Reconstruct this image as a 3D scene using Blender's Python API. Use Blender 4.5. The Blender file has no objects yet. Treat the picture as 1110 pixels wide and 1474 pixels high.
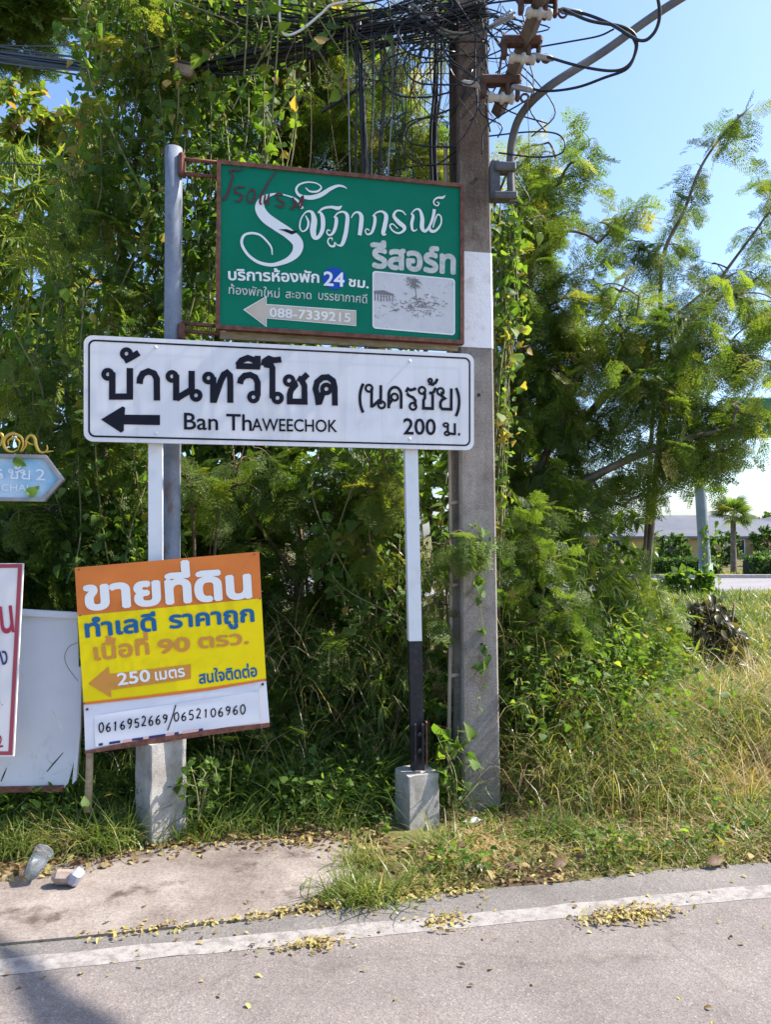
import bpy, math, random
import numpy as np
from mathutils import Vector, Matrix
from mathutils.geometry import delaunay_2d_cdt

random.seed(7)
RNG = np.random.default_rng(7)
scene = bpy.context.scene
COL = scene.collection
PI = math.pi
R = math.radians

# ------------------------------------------------------------------ camera, sky, sun
FPX, CX, HY, EYE = 1107.0, 555.0, 772.0, 1.6
cam = bpy.data.cameras.new('camera')
cam.sensor_fit = 'VERTICAL'
cam.sensor_height = 36.0
cam.lens = 36.0 * FPX / 1474.0
cam.shift_y = (HY - 737.0) / 1474.0
cam.clip_start = 0.05
cam.clip_end = 4000
cam_ob = bpy.data.objects.new('camera', cam)
cam_ob.location = (0, 0, EYE)
cam_ob.rotation_euler = (R(90), 0, 0)
COL.objects.link(cam_ob)
scene.camera = cam_ob

SUN_EL, SUN_A = R(47), R(9)      # azimuth measured from +X towards +Y
sun_dir = Vector((math.cos(SUN_EL) * math.cos(SUN_A), math.cos(SUN_EL) * math.sin(SUN_A), math.sin(SUN_EL)))
world = bpy.data.worlds.new('World')
scene.world = world
world.use_nodes = True
wn = world.node_tree
sky = wn.nodes.new('ShaderNodeTexSky')
sky.sky_type = 'NISHITA'
sky.sun_disc = False
sky.sun_elevation = SUN_EL
sky.sun_rotation = math.atan2(sun_dir.x, sun_dir.y)
sky.dust_density = 1.8
sky.air_density = 1.0
sky.ozone_density = 6.0
wn.links.new(sky.outputs[0], wn.nodes['Background'].inputs[0])
wn.nodes['Background'].inputs[1].default_value = 0.15
sun = bpy.data.lights.new('sun', 'SUN')
sun.energy = 4.6
sun.angle = R(0.5)
sun.color = (1.0, 0.94, 0.85)
sun_ob = bpy.data.objects.new('sun', sun)
sun_ob.rotation_euler = sun_dir.to_track_quat('Z', 'Y').to_euler()
sun_ob.location = (8, 0, 12)
COL.objects.link(sun_ob)
scene.view_settings.view_transform = 'Standard'
scene.view_settings.look = 'None'
scene.view_settings.gamma = 1.0
scene.view_settings.use_curve_mapping = False
scene.view_settings.exposure = 1.12
try:
    scene.cycles.max_bounces = 8
    scene.cycles.transparent_max_bounces = 8
    scene.cycles.use_adaptive_sampling = True
except Exception:
    pass


# ------------------------------------------------------------------ helpers
def Q(px, py, Y):
    return Vector(((px - CX) / FPX * Y, Y, EYE + (HY - py) / FPX * Y))


def lin(h):
    h = h.lstrip('#')
    out = []
    for i in (0, 2, 4):
        c = int(h[i:i + 2], 16) / 255
        out.append(c / 12.92 if c <= .04045 else ((c + .055) / 1.055) ** 2.4)
    return tuple(out)


def tag(o, label=None, cat=None, group=None, kind=None):
    if label: o['label'] = label
    if cat: o['category'] = cat
    if group: o['group'] = group
    if kind: o['kind'] = kind
    return o


def empty(name, loc, label, cat, group=None):
    o = bpy.data.objects.new(name, None)
    COL.objects.link(o)
    o.location = loc
    o.empty_display_size = .1
    return tag(o, label, cat, group)


def link_mesh(name, me, mats, parent=None, world=True):
    """mesh in world coordinates; parented keeping its place"""
    if not isinstance(mats, (list, tuple)): mats = [mats]
    for m in mats: me.materials.append(m)
    o = bpy.data.objects.new(name, me)
    COL.objects.link(o)
    if parent is not None:
        o.parent = parent
        if world:
            bpy.context.view_layer.update()
            o.matrix_parent_inverse = parent.matrix_world.inverted()
    return o


class MB:
    """collects polygons"""
    def __init__(s):
        s.v, s.f, s.m, s.sm = [], [], [], []

    def add(s, vs, fs, mat=0, smooth=False):
        b = len(s.v)
        s.v += [tuple(v) for v in vs]
        for f in fs:
            s.f.append([i + b for i in f]); s.m.append(mat); s.sm.append(smooth)

    def box(s, c, size, rot=None, mat=0, bevel=0.0):
        x, y, z = [q / 2 for q in size]
        if bevel <= 0:
            vs = [Vector((a * x, b * y, d * z)) for a in (-1, 1) for b in (-1, 1) for d in (-1, 1)]
            fs = [(0, 1, 3, 2), (4, 6, 7, 5), (0, 4, 5, 1), (2, 3, 7, 6), (0, 2, 6, 4), (1, 5, 7, 3)]
        else:
            b_ = min(bevel, x * .9, y * .9, z * .9)
            vs, fs = [], []
            idx = {}
            for a in (-1, 1):
                for b in (-1, 1):
                    for d in (-1, 1):
                        for k in range(3):
                            p = [a * (x - b_), b * (y - b_), d * (z - b_)]
                            p[k] = (a * x, b * y, d * z)[k]
                            idx[(a, b, d, k)] = len(vs); vs.append(Vector(p))
            for k in range(3):
                o1, o2 = [(1, 2), (0, 2), (0, 1)][k]
                for sg in (-1, 1):
                    q = []
                    for (u, w) in ((-1, -1), (1, -1), (1, 1), (-1, 1)):
                        t = [0, 0, 0]; t[k] = sg; t[o1] = u; t[o2] = w
                        q.append(idx[(t[0], t[1], t[2], k)])
                    flip = (sg > 0) != (k == 1)
                    fs.append(q if flip else q[::-1])
            for k in range(3):
                o1, o2 = [(1, 2), (0, 2), (0, 1)][k]
                for u in (-1, 1):
                    for w in (-1, 1):
                        t0 = [0, 0, 0]; t0[o1] = u; t0[o2] = w
                        ta = list(t0); ta[k] = -1; tb = list(t0); tb[k] = 1
                        fs.append([idx[(*ta, o1)], idx[(*tb, o1)], idx[(*tb, o2)], idx[(*ta, o2)]])
            for a in (-1, 1):
                for b in (-1, 1):
                    for d in (-1, 1):
                        fs.append([idx[(a, b, d, k)] for k in range(3)])
        if rot is not None: vs = [rot @ v for v in vs]
        c = Vector(c)
        s.add([v + c for v in vs], fs, mat)

    def tube(s, pts, r, sides=8, mat=0, caps=True, smooth=True):
        pts = [Vector(p) for p in pts]
        n = len(pts)
        rs = r if isinstance(r, (list, tuple)) else [r] * n
        vs, fs = [], []
        up = None
        for i, p in enumerate(pts):
            t = (pts[min(i + 1, n - 1)] - pts[max(i - 1, 0)])
            if t.length < 1e-9: t = Vector((0, 0, 1))
            t.normalize()
            if up is None:
                up = Vector((0, 0, 1)) if abs(t.z) < .9 else Vector((0, 1, 0))
            a = up - t * up.dot(t)
            if a.length < 1e-6: a = t.orthogonal()
            a.normalize(); up = a
            b = t.cross(a)
            for k in range(sides):
                w = 2 * PI * k / sides
                vs.append(p + (a * math.cos(w) + b * math.sin(w)) * rs[i])
        for i in range(n - 1):
            for k in range(sides):
                k2 = (k + 1) % sides
                fs.append((i * sides + k, i * sides + k2, (i + 1) * sides + k2, (i + 1) * sides + k))
        s.add(vs, fs, mat, smooth)
        if caps:
            b = len(s.v) - len(vs)
            s.f.append([b + k for k in range(sides)][::-1]); s.m.append(mat); s.sm.append(False)
            s.f.append([b + (n - 1) * sides + k for k in range(sides)]); s.m.append(mat); s.sm.append(False)

    def prism(s, poly, z0, z1, M=Matrix(), mat=0):
        """2D polygon extruded along local z"""
        n = len(poly)
        vs = [M @ Vector((p[0], p[1], z0)) for p in poly] + [M @ Vector((p[0], p[1], z1)) for p in poly]
        ar = sum(poly[i][0] * poly[(i + 1) % n][1] - poly[(i + 1) % n][0] * poly[i][1] for i in range(n))
        fs = [list(range(n))[::-1], list(range(n, 2 * n))] + [(i, (i + 1) % n, n + (i + 1) % n, n + i) for i in range(n)]
        if ar < 0: fs = [list(f)[::-1] for f in fs]
        s.add(vs, fs, mat)

    def build(s, name, mats, parent=None, world=True):
        me = bpy.data.meshes.new(name)
        me.from_pydata(s.v, [], s.f)
        me.polygons.foreach_set('material_index', s.m)
        me.polygons.foreach_set('use_smooth', s.sm)
        me.update()
        return link_mesh(name, me, mats, parent, world)


def smooth_path(pts, n=6):
    pts = [Vector(p) for p in pts]
    if len(pts) < 3: return pts
    out = []
    P = [pts[0] * 2 - pts[1]] + pts + [pts[-1] * 2 - pts[-2]]
    for i in range(1, len(P) - 2):
        a, b, c, d = P[i - 1:i + 3]
        for k in range(n):
            t = k / n
            out.append(.5 * ((2 * b) + (c - a) * t + (2 * a - 5 * b + 4 * c - d) * t * t + (3 * b - a - 3 * c + d) * t ** 3))
    out.append(pts[-1])
    return out


# ------------------------------------------------------------------ materials
def mat(name, col, rough=.6, metal=0.0, spec=.5):
    m = bpy.data.materials.new(name)
    m.use_nodes = True
    b = m.node_tree.nodes['Principled BSDF']
    b.inputs['Base Color'].default_value = (*col, 1)
    b.inputs['Roughness'].default_value = rough
    b.inputs['Metallic'].default_value = metal
    b.inputs['Specular IOR Level'].default_value = spec
    return m


def nd(m, t, **kw):
    n = m.node_tree.nodes.new(t)
    for k, v in kw.items():
        if k in n.inputs.keys(): n.inputs[k].default_value = v
        else: setattr(n, k, v)
    return n


def ramp(m, fac, stops):
    n = m.node_tree.nodes.new('ShaderNodeValToRGB')
    el = n.color_ramp.elements
    while len(el) < len(stops): el.new(.5)
    for e, (p, c) in zip(el, stops):
        e.position = p; e.color = (*c, 1)
    m.node_tree.links.new(fac, n.inputs[0])
    return n.outputs[0]


def mixc(m, fac, a, b, mode='MIX'):
    n = m.node_tree.nodes.new('ShaderNodeMix')
    n.data_type = 'RGBA'; n.blend_type = mode
    L = m.node_tree.links
    for sock, v in ((n.inputs[0], fac), (n.inputs[6], a), (n.inputs[7], b)):
        if hasattr(v, 'is_output'): L.new(v, sock)
        elif isinstance(v, (int, float)): sock.default_value = v
        else: sock.default_value = (*v, 1)
    return n.outputs[2]


def noise(m, scale, detail=4, rough=.6, coord='Object', dist=0.0, stretch=None):
    tc = nd(m, 'ShaderNodeTexCoord')
    n = nd(m, 'ShaderNodeTexNoise')
    n.inputs['Scale'].default_value = scale
    n.inputs['Detail'].default_value = detail
    n.inputs['Roughness'].default_value = rough
    n.inputs['Distortion'].default_value = dist
    src = tc.outputs[coord]
    if stretch:
        mp = nd(m, 'ShaderNodeMapping')
        mp.inputs['Scale'].default_value = stretch
        m.node_tree.links.new(src, mp.inputs[0]); src = mp.outputs[0]
    m.node_tree.links.new(src, n.inputs['Vector'])
    return n.outputs[0]


def setc(m, out, key='Base Color'):
    m.node_tree.links.new(out, m.node_tree.nodes['Principled BSDF'].inputs[key])


def bump(m, h, strength=.3, dist=.01):
    n = nd(m, 'ShaderNodeBump')
    n.inputs['Strength'].default_value = strength
    n.inputs['Distance'].default_value = dist
    m.node_tree.links.new(h, n.inputs['Height'])
    m.node_tree.links.new(n.outputs[0], m.node_tree.nodes['Principled BSDF'].inputs['Normal'])


def weathered(name, c1, c2, scale=6, lo=.4, hi=.7, rough=.6, metal=0, spec=.4, bmp=0.0, stretch=None, dist=.004):
    m = mat(name, c1, rough, metal, spec)
    n = noise(m, scale, 6, .65, stretch=stretch)
    setc(m, ramp(m, n, [(lo, c1), (hi, c2)]))
    if bmp: bump(m, noise(m, scale * 6, 5, .7), bmp, dist)
    return m


def leaf_mat(name, stops, trans=.45, rough=.45, tcol=1.85):
    """tone attribute picks the leaf colour; thin leaves let light through"""
    m = bpy.data.materials.new(name)
    m.use_nodes = True
    nt = m.node_tree
    b = nt.nodes['Principled BSDF']
    b.inputs['Roughness'].default_value = rough
    b.inputs['Specular IOR Level'].default_value = .27
    at = nd(m, 'ShaderNodeAttribute'); at.attribute_name = 'tone'
    c = ramp(m, at.outputs['Fac'], stops)
    nt.links.new(c, b.inputs['Base Color'])
    tr = nd(m, 'ShaderNodeBsdfTranslucent')
    tc = mixc(m, 1.0, c, (tcol, tcol * 1.05, tcol * .35), 'MULTIPLY')
    nt.links.new(tc, tr.inputs[0])
    mx = nd(m, 'ShaderNodeMixShader')
    mx.inputs[0].default_value = trans
    nt.links.new(b.outputs[0], mx.inputs[1]); nt.links.new(tr.outputs[0], mx.inputs[2])
    nt.links.new(mx.outputs[0], nt.nodes['Material Output'].inputs[0])
    return m


M = {}
M['leucaena'] = leaf_mat('leucaena_leaf', [(0, (.055, .098, .026)), (.45, (.115, .165, .036)), (.78, (.185, .22, .045)), (1, (.31, .26, .065))], .5)
M['vine'] = leaf_mat('vine_leaf', [(0, (.05, .10, .022)), (.5, (.105, .18, .032)), (.85, (.20, .27, .05)), (1, (.36, .25, .08))], .48, .55)
M['bamboo'] = leaf_mat('bamboo_leaf', [(0, (.06, .115, .028)), (.6, (.15, .21, .04)), (1, (.33, .32, .08))], .45, .38)
M['oval'] = leaf_mat('broad_leaf', [(0, (.065, .12, .028)), (.6, (.15, .21, .042)), (.85, (.29, .26, .07)), (1, (.38, .21, .08))], .42, .4)
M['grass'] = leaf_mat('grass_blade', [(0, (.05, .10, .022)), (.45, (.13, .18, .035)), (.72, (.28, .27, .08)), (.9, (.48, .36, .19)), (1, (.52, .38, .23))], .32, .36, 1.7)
M['litter'] = leaf_mat('fallen_leaf', [(0, (.09, .05, .028)), (.35, (.22, .14, .07)), (.7, (.37, .29, .11)), (1, (.45, .38, .13))], .2, .6)
M['dead'] = leaf_mat('dead_leaf', [(0, (.03, .035, .018)), (.5, (.08, .075, .03)), (1, (.3, .24, .12))], .25, .35)
M['hedge'] = leaf_mat('hedge_leaf', [(0, (.03, .06, .015)), (.6, (.08, .15, .03)), (1, (.22, .3, .05))], .3)
M['bark'] = weathered('bark', (.10, .075, .05), (.24, .19, .14), 9, .35, .65, .9, bmp=.5)
M['twig'] = weathered('twig', (.09, .06, .04), (.20, .13, .08), 14, .35, .65, .85)
M['vinestem'] = weathered('vine_stem', (.13, .14, .06), (.25, .22, .10), 14, .35, .65, .8)
M['black_cable'] = mat('black_cable', (.012, .012, .014), .42)
M['grey_cable'] = mat('grey_cable', (.30, .30, .29), .5)
M['white_cable'] = mat('white_cable', (.75, .74, .70), .45)
M['rust'] = weathered('rusty_steel', (.11, .035, .022), (.23, .10, .07), 30, .35, .7, .8, bmp=.3)
M['dark_rust'] = weathered('dark_rusty_steel', (.055, .028, .02), (.14, .075, .055), 30, .35, .7, .8, bmp=.3)
M['galv'] = weathered('galvanised_pipe', (.26, .27, .29), (.36, .37, .38), 12, .35, .65, .45, .4)
M['conduit'] = weathered('grey_arm_steel', (.085, .08, .08), (.15, .14, .135), 8, .35, .65, .5, .3)
M['porcelain'] = weathered('porcelain', (.42, .38, .33), (.60, .56, .50), 30, .4, .7, .35)
M['wood'] = weathered('old_wood', (.27, .19, .11), (.42, .33, .22), 6, .35, .65, .8, bmp=.3, stretch=(1, 10, 10))
M['black_paint'] = weathered('black_paint', (.018, .016, .018), (.05, .047, .05), 22, .5, .75, .55, bmp=.1)
M['bluepole'] = weathered('pale_blue_paint', (.27, .33, .46), (.40, .46, .58), 9, .35, .7, .5, 0, .4)


def concrete(name, c1, c2, c3, scale=5, bm=.5, grime_shade=None):
    m = mat(name, c1, .9, spec=.2)
    a = ramp(m, noise(m, scale, 8, .68), [(.32, c1), (.55, c2), (.75, c3)])
    s = ramp(m, noise(m, scale * 28, 3, .6), [(.35, (.62, .62, .62)), (.6, (1, 1, 1))])
    col = mixc(m, .7, a, s, 'MULTIPLY')
    if grime_shade:
        # brown weathering, with the upper pole's shade also put into the colour, streaked downwards
        tc = nd(m, 'ShaderNodeTexCoord'); sp = nd(m, 'ShaderNodeSeparateXYZ')
        m.node_tree.links.new(tc.outputs['Object'], sp.inputs[0])
        st = noise(m, 7, 6, .7, stretch=(4, 4, .6))
        ad = nd(m, 'ShaderNodeMath', operation='MULTIPLY_ADD')
        m.node_tree.links.new(st, ad.inputs[0]); ad.inputs[1].default_value = 1.4
        m.node_tree.links.new(sp.outputs[2], ad.inputs[2])
        f = nd(m, 'ShaderNodeMapRange')
        f.inputs['From Min'].default_value = grime_shade[0]; f.inputs['From Max'].default_value = grime_shade[1]
        m.node_tree.links.new(ad.outputs[0], f.inputs['Value'])
        col = mixc(m, f.outputs[0], col, mixc(m, 1.0, col, grime_shade[2], 'MULTIPLY'))
    if grime_shade:
        run = ramp(m, noise(m, 9, 6, .72, stretch=(3, 3, .22)), [(.42, (1, 1, 1)), (.62, (.62, .53, .46))])
        blot = ramp(m, noise(m, 5.5, 8, .8), [(.52, (1, 1, 1)), (.66, (.66, .58, .52))])
        col = mixc(m, 1.0, mixc(m, .3, col, run, 'MULTIPLY'), blot, 'MULTIPLY')
    setc(m, col)
    bump(m, noise(m, scale * 14, 6, .75), bm, .006)
    return m


M['pole_concrete'] = concrete('pole_concrete', (.24, .21, .185), (.33, .295, .265), (.42, .38, .345), 5, .9, (3.7, 4.6, (.40, .32, .28)))
M['block_concrete'] = concrete('block_concrete', (.30, .27, .23), (.46, .43, .39), (.56, .53, .49), 9, .7)
M['white_paint'] = weathered('white_paint', (.78, .78, .78), (.66, .65, .63), 8, .5, .8, .5, bmp=.05)
M['band_paint'] = weathered('band_paint', (.76, .76, .78), (.44, .41, .38), 9, .52, .78, .7, bmp=.4)
M['sign_white'] = weathered('sign_white_sheet', (.78, .765, .775), (.71, .695, .70), 3.5, .3, .75, .4, 0, .3, stretch=(1, 1, .35))
_st = ramp(M['sign_white'], noise(M['sign_white'], 5, 6, .7, stretch=(2.2, 2.2, .16)), [(.50, (1, 1, 1)), (.74, (.80, .78, .75))])
_o = M['sign_white'].node_tree.nodes['Principled BSDF'].inputs['Base Color'].links[0].from_socket
setc(M['sign_white'], mixc(M['sign_white'], .7, _o, _st, 'MULTIPLY'))
bump(M['sign_white'], noise(M['sign_white'], 2.2, 2, .5), .25, .03)
M['sign_ink'] = mat('sign_black_sheet', (.013, .013, .022), .5, spec=.12)


# ------------------------------------------------------------------ numpy leaf clouds (quads only)
class Cloud:
    def __init__(s):
        s.V, s.F, s.T, s.Mi, s.n = [], [], [], [], 0

    def inst(s, tv, tf, Ms, Ps, tones, mi=0):
        """template verts (n,3), quads (m,4); Ms (k,3,3), Ps (k,3), tones (k,)"""
        k = len(Ps)
        if k == 0: return
        v = np.einsum('kij,nj->kni', Ms, tv) + Ps[:, None, :]
        f = tf[None] + (np.arange(k) * len(tv))[:, None, None] + s.n
        s.V.append(v.reshape(-1, 3).astype(np.float32))
        s.F.append(f.reshape(-1, 4).astype(np.int32))
        s.T.append(np.repeat(tones, len(tf)).astype(np.float32))
        s.Mi.append(np.full(k * len(tf), mi, np.int32))
        s.n += k * len(tv)

    def raw(s, v, f, tones, mi=0):
        s.V.append(np.asarray(v, np.float32)); s.F.append(np.asarray(f, np.int32) + s.n)
        s.T.append(np.asarray(tones, np.float32)); s.Mi.append(np.full(len(f), mi, np.int32))
        s.n += len(v)

    def build(s, name, mats, parent=None, smooth=False):
        V = np.concatenate(s.V); F = np.concatenate(s.F); T = np.concatenate(s.T); Mi = np.concatenate(s.Mi)
        me = bpy.data.meshes.new(name)
        me.vertices.add(len(V)); me.vertices.foreach_set('co', V.ravel())
        me.loops.add(F.size); me.loops.foreach_set('vertex_index', F.ravel())
        me.polygons.add(len(F))
        me.polygons.foreach_set('loop_start', np.arange(len(F), dtype=np.int32) * 4)
        me.polygons.foreach_set('material_index', Mi)
        if smooth: me.polygons.foreach_set('use_smooth', np.ones(len(F), bool))
        a = me.attributes.new('tone', 'FLOAT', 'FACE')
        a.data.foreach_set('value', T)
        me.update(calc_edges=True)
        return link_mesh(name, me, mats, parent)


def frames(d, up, size):
    """d (k,3) directions, up (k,3) rough normals, size (k,) -> (k,3,3) with columns x=d, y, z"""
    d = d / (np.linalg.norm(d, axis=1, keepdims=True) + 1e-9)
    y = np.cross(up, d); y /= (np.linalg.norm(y, axis=1, keepdims=True) + 1e-9)
    z = np.cross(d, y)
    return np.stack([d, y, z], axis=2) * size[:, None, None]


def t_bipinnate(pairs, nl, ll, lw, droop, rng, plen=.44):
    """feathery leaf of unit length along +x: pinnae each with two rows of leaflets"""
    vs, fs = [], []

    def quad(a, b, c, d):
        b0 = len(vs); vs.extend([a, b, c, d]); fs.append((b0, b0 + 1, b0 + 2, b0 + 3))
    def rach(t):
        return np.array([t * (1 - .12 * droop * t), 0, -.45 * droop * t * t])
    for i in range(6):
        a, b = rach(i / 6), rach((i + 1) / 6); w = np.array([0, .008, 0])
        quad(a - w, b - w, b + w, a + w)
    for i in range(pairs):
        t = .28 + .72 * i / (pairs - 1)
        o = rach(t)
        L = plen * (1 - .45 * (2 * abs(t - .55)) ** 2) * rng.uniform(.85, 1.1)
        for sg in (-1, 1):
            an = math.radians(58 - 22 * (t - .28) + rng.uniform(-9, 9))
            dx, dy = math.cos(an), math.sin(an) * sg
            sag = rng.uniform(.25, .6) * (.4 + droop)
            def pin(u):
                return o + np.array([dx * L * u, dy * L * u, -.5 * sag * L * u * u])
            w = np.array([-dy, dx, 0]) * .005
            quad(pin(0) - w, pin(1) - w, pin(1) + w, pin(0) + w)
            for j in range(nl):
                u = (j + .7) / nl
                p = pin(u)
                sc = 1 - .35 * u
                for s2 in (-1, 1):
                    a2 = math.radians(66 + rng.uniform(-8, 8)) * s2
                    ex = dx * math.cos(a2) - dy * math.sin(a2); ey = dx * math.sin(a2) + dy * math.cos(a2)
                    l_, w_ = ll * sc, lw * sc
                    e = np.array([ex, ey, rng.uniform(-.35, .15)]); g = np.array([-ey, ex, rng.uniform(-.3, .3)])
                    quad(p, p + e * l_ * .5 - g * w_ * .5, p + e * l_, p + e * l_ * .5 + g * w_ * .5)
    return np.array(vs), np.array(fs)


def t_leaf(outline, fold=.25, curl=.25):
    """outline = half widths at stations (x, w); two rows of quads about the midrib"""
    vs, fs = [], []
    for x, w in outline:
        z = -curl * x * x
        vs += [(x, -w, z + fold * w), (x, 0, z), (x, w, z + fold * w)]
    for i in range(len(outline) - 1):
        a = i * 3
        fs += [(a, a + 3, a + 4, a + 1), (a + 1, a + 4, a + 5, a + 2)]
    return np.array(vs, float), np.array(fs)


rt = np.random.default_rng(3)
T_BIP = [t_bipinnate(5, 6, .125, .052, dr, rt) for dr in (.5, .9, 1.3, .2)]
T_BIPL = [t_bipinnate(5, 5, .14, .06, dr, rt) for dr in (.5, 1.0, 1.4)]
T_HEART = [t_leaf([(0, .0), (-.08, .22), (.1, .40), (.35, .42), (.65, .24), (1, .01)], f, c) for f, c in ((.2, .25), (.45, .5), (-.1, .1))]
T_LANCE = [t_leaf([(0, .01), (.25, .065), (.6, .05), (1, .003)], .3, c) for c in (.15, .45, .8)]
T_OVAL = [t_leaf([(0, .02), (.2, .2), (.5, .28), (.8, .17), (1, .01)], f, c) for f, c in ((.25, .2), (.5, .5))]


def scatter_leaves(cl, templates, P, D, size, tone, up_jit=.5, mi=0, rng=RNG):
    k = len(P)
    up = np.array([0, 0, 1.0]) + rng.normal(0, up_jit, (k, 3))
    Ms = frames(D, up, size)
    w = rng.integers(0, len(templates), k)
    for i, (tv, tf) in enumerate(templates):
        s = w == i
        cl.inst(tv, tf, Ms[s], P[s], tone[s], mi)


def tubes(cl, paths, radii, sides=4, mi=0):
    for pts, r in zip(paths, radii):
        n = len(pts)
        t = np.gradient(pts, axis=0); t /= (np.linalg.norm(t, axis=1, keepdims=True) + 1e-9)
        ref = np.array([0.0, 1, 0]) if abs(t[:, 1]).mean() < .8 else np.array([1.0, 0, 0])
        a = np.cross(t, ref); a /= (np.linalg.norm(a, axis=1, keepdims=True) + 1e-9)
        b = np.cross(t, a)
        w = np.arange(sides) * 2 * PI / sides
        ring = pts[:, None] + (a[:, None] * np.cos(w)[None, :, None] + b[:, None] * np.sin(w)[None, :, None]) * r[:, None, None]
        i, k = np.meshgrid(np.arange(n - 1), np.arange(sides), indexing='ij')
        k2 = (k + 1) % sides
        f = np.stack([i * sides + k, i * sides + k2, (i + 1) * sides + k2, (i + 1) * sides + k], -1).reshape(-1, 4)
        cl.raw(ring.reshape(-1, 3), f, np.full(len(f), .5), mi)


def grow(stems, blobs, r_tip, r_base, rng, sag=.0, steps=5):
    """main stems, then every target point in the blobs is reached from the nearest wood"""
    pos, par = [], []
    paths = []
    for st in stems:
        st = [Vector(p) for p in smooth_path(st, 5)]
        ids = []
        for q in st:
            par.append(ids[-1] if ids else -1); pos.append(tuple(q)); ids.append(len(pos) - 1)
        paths.append(ids)
    tg = []
    for c, rad, n in blobs:
        d = rng.normal(0, 1, (n, 3)); d /= np.linalg.norm(d, axis=1, keepdims=True)
        d *= rng.uniform(.25, 1, (n, 1)) ** .5
        tg.append(np.array(c) + d * np.array(rad))
    tg = np.concatenate(tg)
    A = np.array(pos)
    dist = np.sqrt(((tg[:, None] - A[None]) ** 2).sum(-1)).min(1)
    tips = []
    for ti in np.argsort(dist):
        p = tg[ti]
        A = np.array(pos)
        dv = p - A
        cost = np.linalg.norm(dv, axis=1) + np.maximum(0, -dv[:, 2]) * .5
        j = int(np.argmin(cost))
        a = A[j]; L = np.linalg.norm(p - a)
        if L < .03: continue
        ids = [j]
        bend = rng.normal(0, .10, 3) * L + np.array([0, 0, .16 * L])
        for s in range(1, steps + 1):
            u = s / steps
            q = a + (p - a) * u + bend * (4 * u * (1 - u)) * .6 + np.array([0, 0, -sag * L * u * u])
            pos.append(tuple(q)); par.append(ids[-1]); ids.append(len(pos) - 1)
        paths.append(ids); tips.append(ids)
    n = len(pos)
    load = np.zeros(n)
    for ids in tips: load[ids[-1]] += 1
    for i in range(n - 1, -1, -1):
        if par[i] >= 0: load[par[i]] += load[i]
    A = np.array(pos)
    mx = max(load.max(), 1)
    rad = r_tip + (r_base - r_tip) * np.sqrt(np.maximum(load - 1, 0) / mx)
    pp = [A[ids] for ids in paths]
    rr = []
    for ids in paths:
        r = rad[ids].copy()
        if len(ids) > 1 and ids in tips: r[0] = min(r[0], r[1] * 1.25)
        rr.append(r)
    return pp, rr, [A[ids] for ids in tips]


def plant(name, label, cat, stems, blobs, templ, mats, leaf, per, r=(.003, .03), tone=(.45, .2), seed=1, sag=.0, droop=.35, group=None,
          up_jit=.5, spread=.8, parts=('trunk', 'crown'), sides=4, tonefn=None):
    rng = np.random.default_rng(seed)
    pp, rr, tips = grow(stems, blobs, r[0], r[1], rng, sag)
    root = empty(name, stems[0][0], label, cat, group)
    wood = Cloud(); tubes(wood, pp, rr, sides)
    wood.build(parts[0], [mats[0]], root, True)
    P, D = [], []
    for t in tips:
        k = max(1, rng.poisson(per))
        u = rng.uniform(.3, 1, k); u[0] = 1
        x = u * (len(t) - 1); i = np.minimum(x.astype(int), len(t) - 2); f = (x - i)[:, None]
        p = t[i] * (1 - f) + t[i + 1] * f
        td = t[i + 1] - t[i]; td /= (np.linalg.norm(td, axis=1, keepdims=True) + 1e-9)
        d = td * .7 + rng.normal(0, spread, (k, 3)) + np.array([0, 0, -droop])
        P.append(p); D.append(d)
    P = np.concatenate(P); D = np.concatenate(D)
    k = len(P)
    tn = np.clip(rng.normal(tone[0], tone[1], k), 0, 1)
    if tonefn is not None: tn = np.clip(tn + tonefn(P), 0, 1)
    cl = Cloud()
    scatter_leaves(cl, templ, P, D, rng.uniform(leaf[0], leaf[1], k), tn, up_jit, 0, rng)
    cl.build(parts[1], [mats[1]], root)
    return root


# ------------------------------------------------------------------ ground
O2 = np.array([0, 3.13]); DV = np.array([.982, .190]); NV = np.array([-.190, .982])


def rs_of(x, y):
    return (x - O2[0]) * DV[0] + (y - O2[1]) * DV[1], (x - O2[0]) * NV[0] + (y - O2[1]) * NV[1]


def xy_of(r, s):
    return O2[0] + r * DV[0] + s * NV[0], O2[1] + r * DV[1] + s * NV[1]


def sstep(a, b, x):
    t = np.clip((x - a) / (b - a), 0, 1)
    return t * t * (3 - 2 * t)


def gz(x, y):
    x = np.asarray(x, float); y = np.asarray(y, float)
    r, s = rs_of(x, y)
    n = .5 * np.sin(3.1 * x + 1.3 * y) * np.sin(2.3 * y - .7 * x) + .3 * np.sin(7.7 * x + 2) * np.sin(6.9 * y) + .2 * np.sin(15 * x - 9 * y)
    right = sstep(-.2, .9, r)
    left_h = .04 * sstep(.95, 1.4, s) + .10 * sstep(1.6, 3, s)
    right_h = -.07 * sstep(.25, .9, s) + .26 * sstep(1.15, 2.2, s) + .14 * sstep(2.2, 6, s) - .33 * sstep(9.5, 15.5, s)
    z = left_h * (1 - right) + right_h * right
    z = np.where(s > 16, np.where(s > 24.5, z + .0, z), z)
    rough = sstep(.22, .8, s) * (1 - sstep(14, 16, s))
    slab = (r < .05) & (s < 1.05)
    z = z + n * .03 * rough * np.where(slab, 0, 1)
    return z


def axis(lo, hi, step, far, g=1.22):
    a = list(np.arange(lo, hi, step))
    d = step
    x = a[-1]
    while x < far:
        d *= g; x += d; a.append(x)
    d = step; x = lo; pre = []
    while x > -far:
        d *= g; x -= d; pre.append(x)
    return np.array(pre[::-1] + a)


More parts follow.
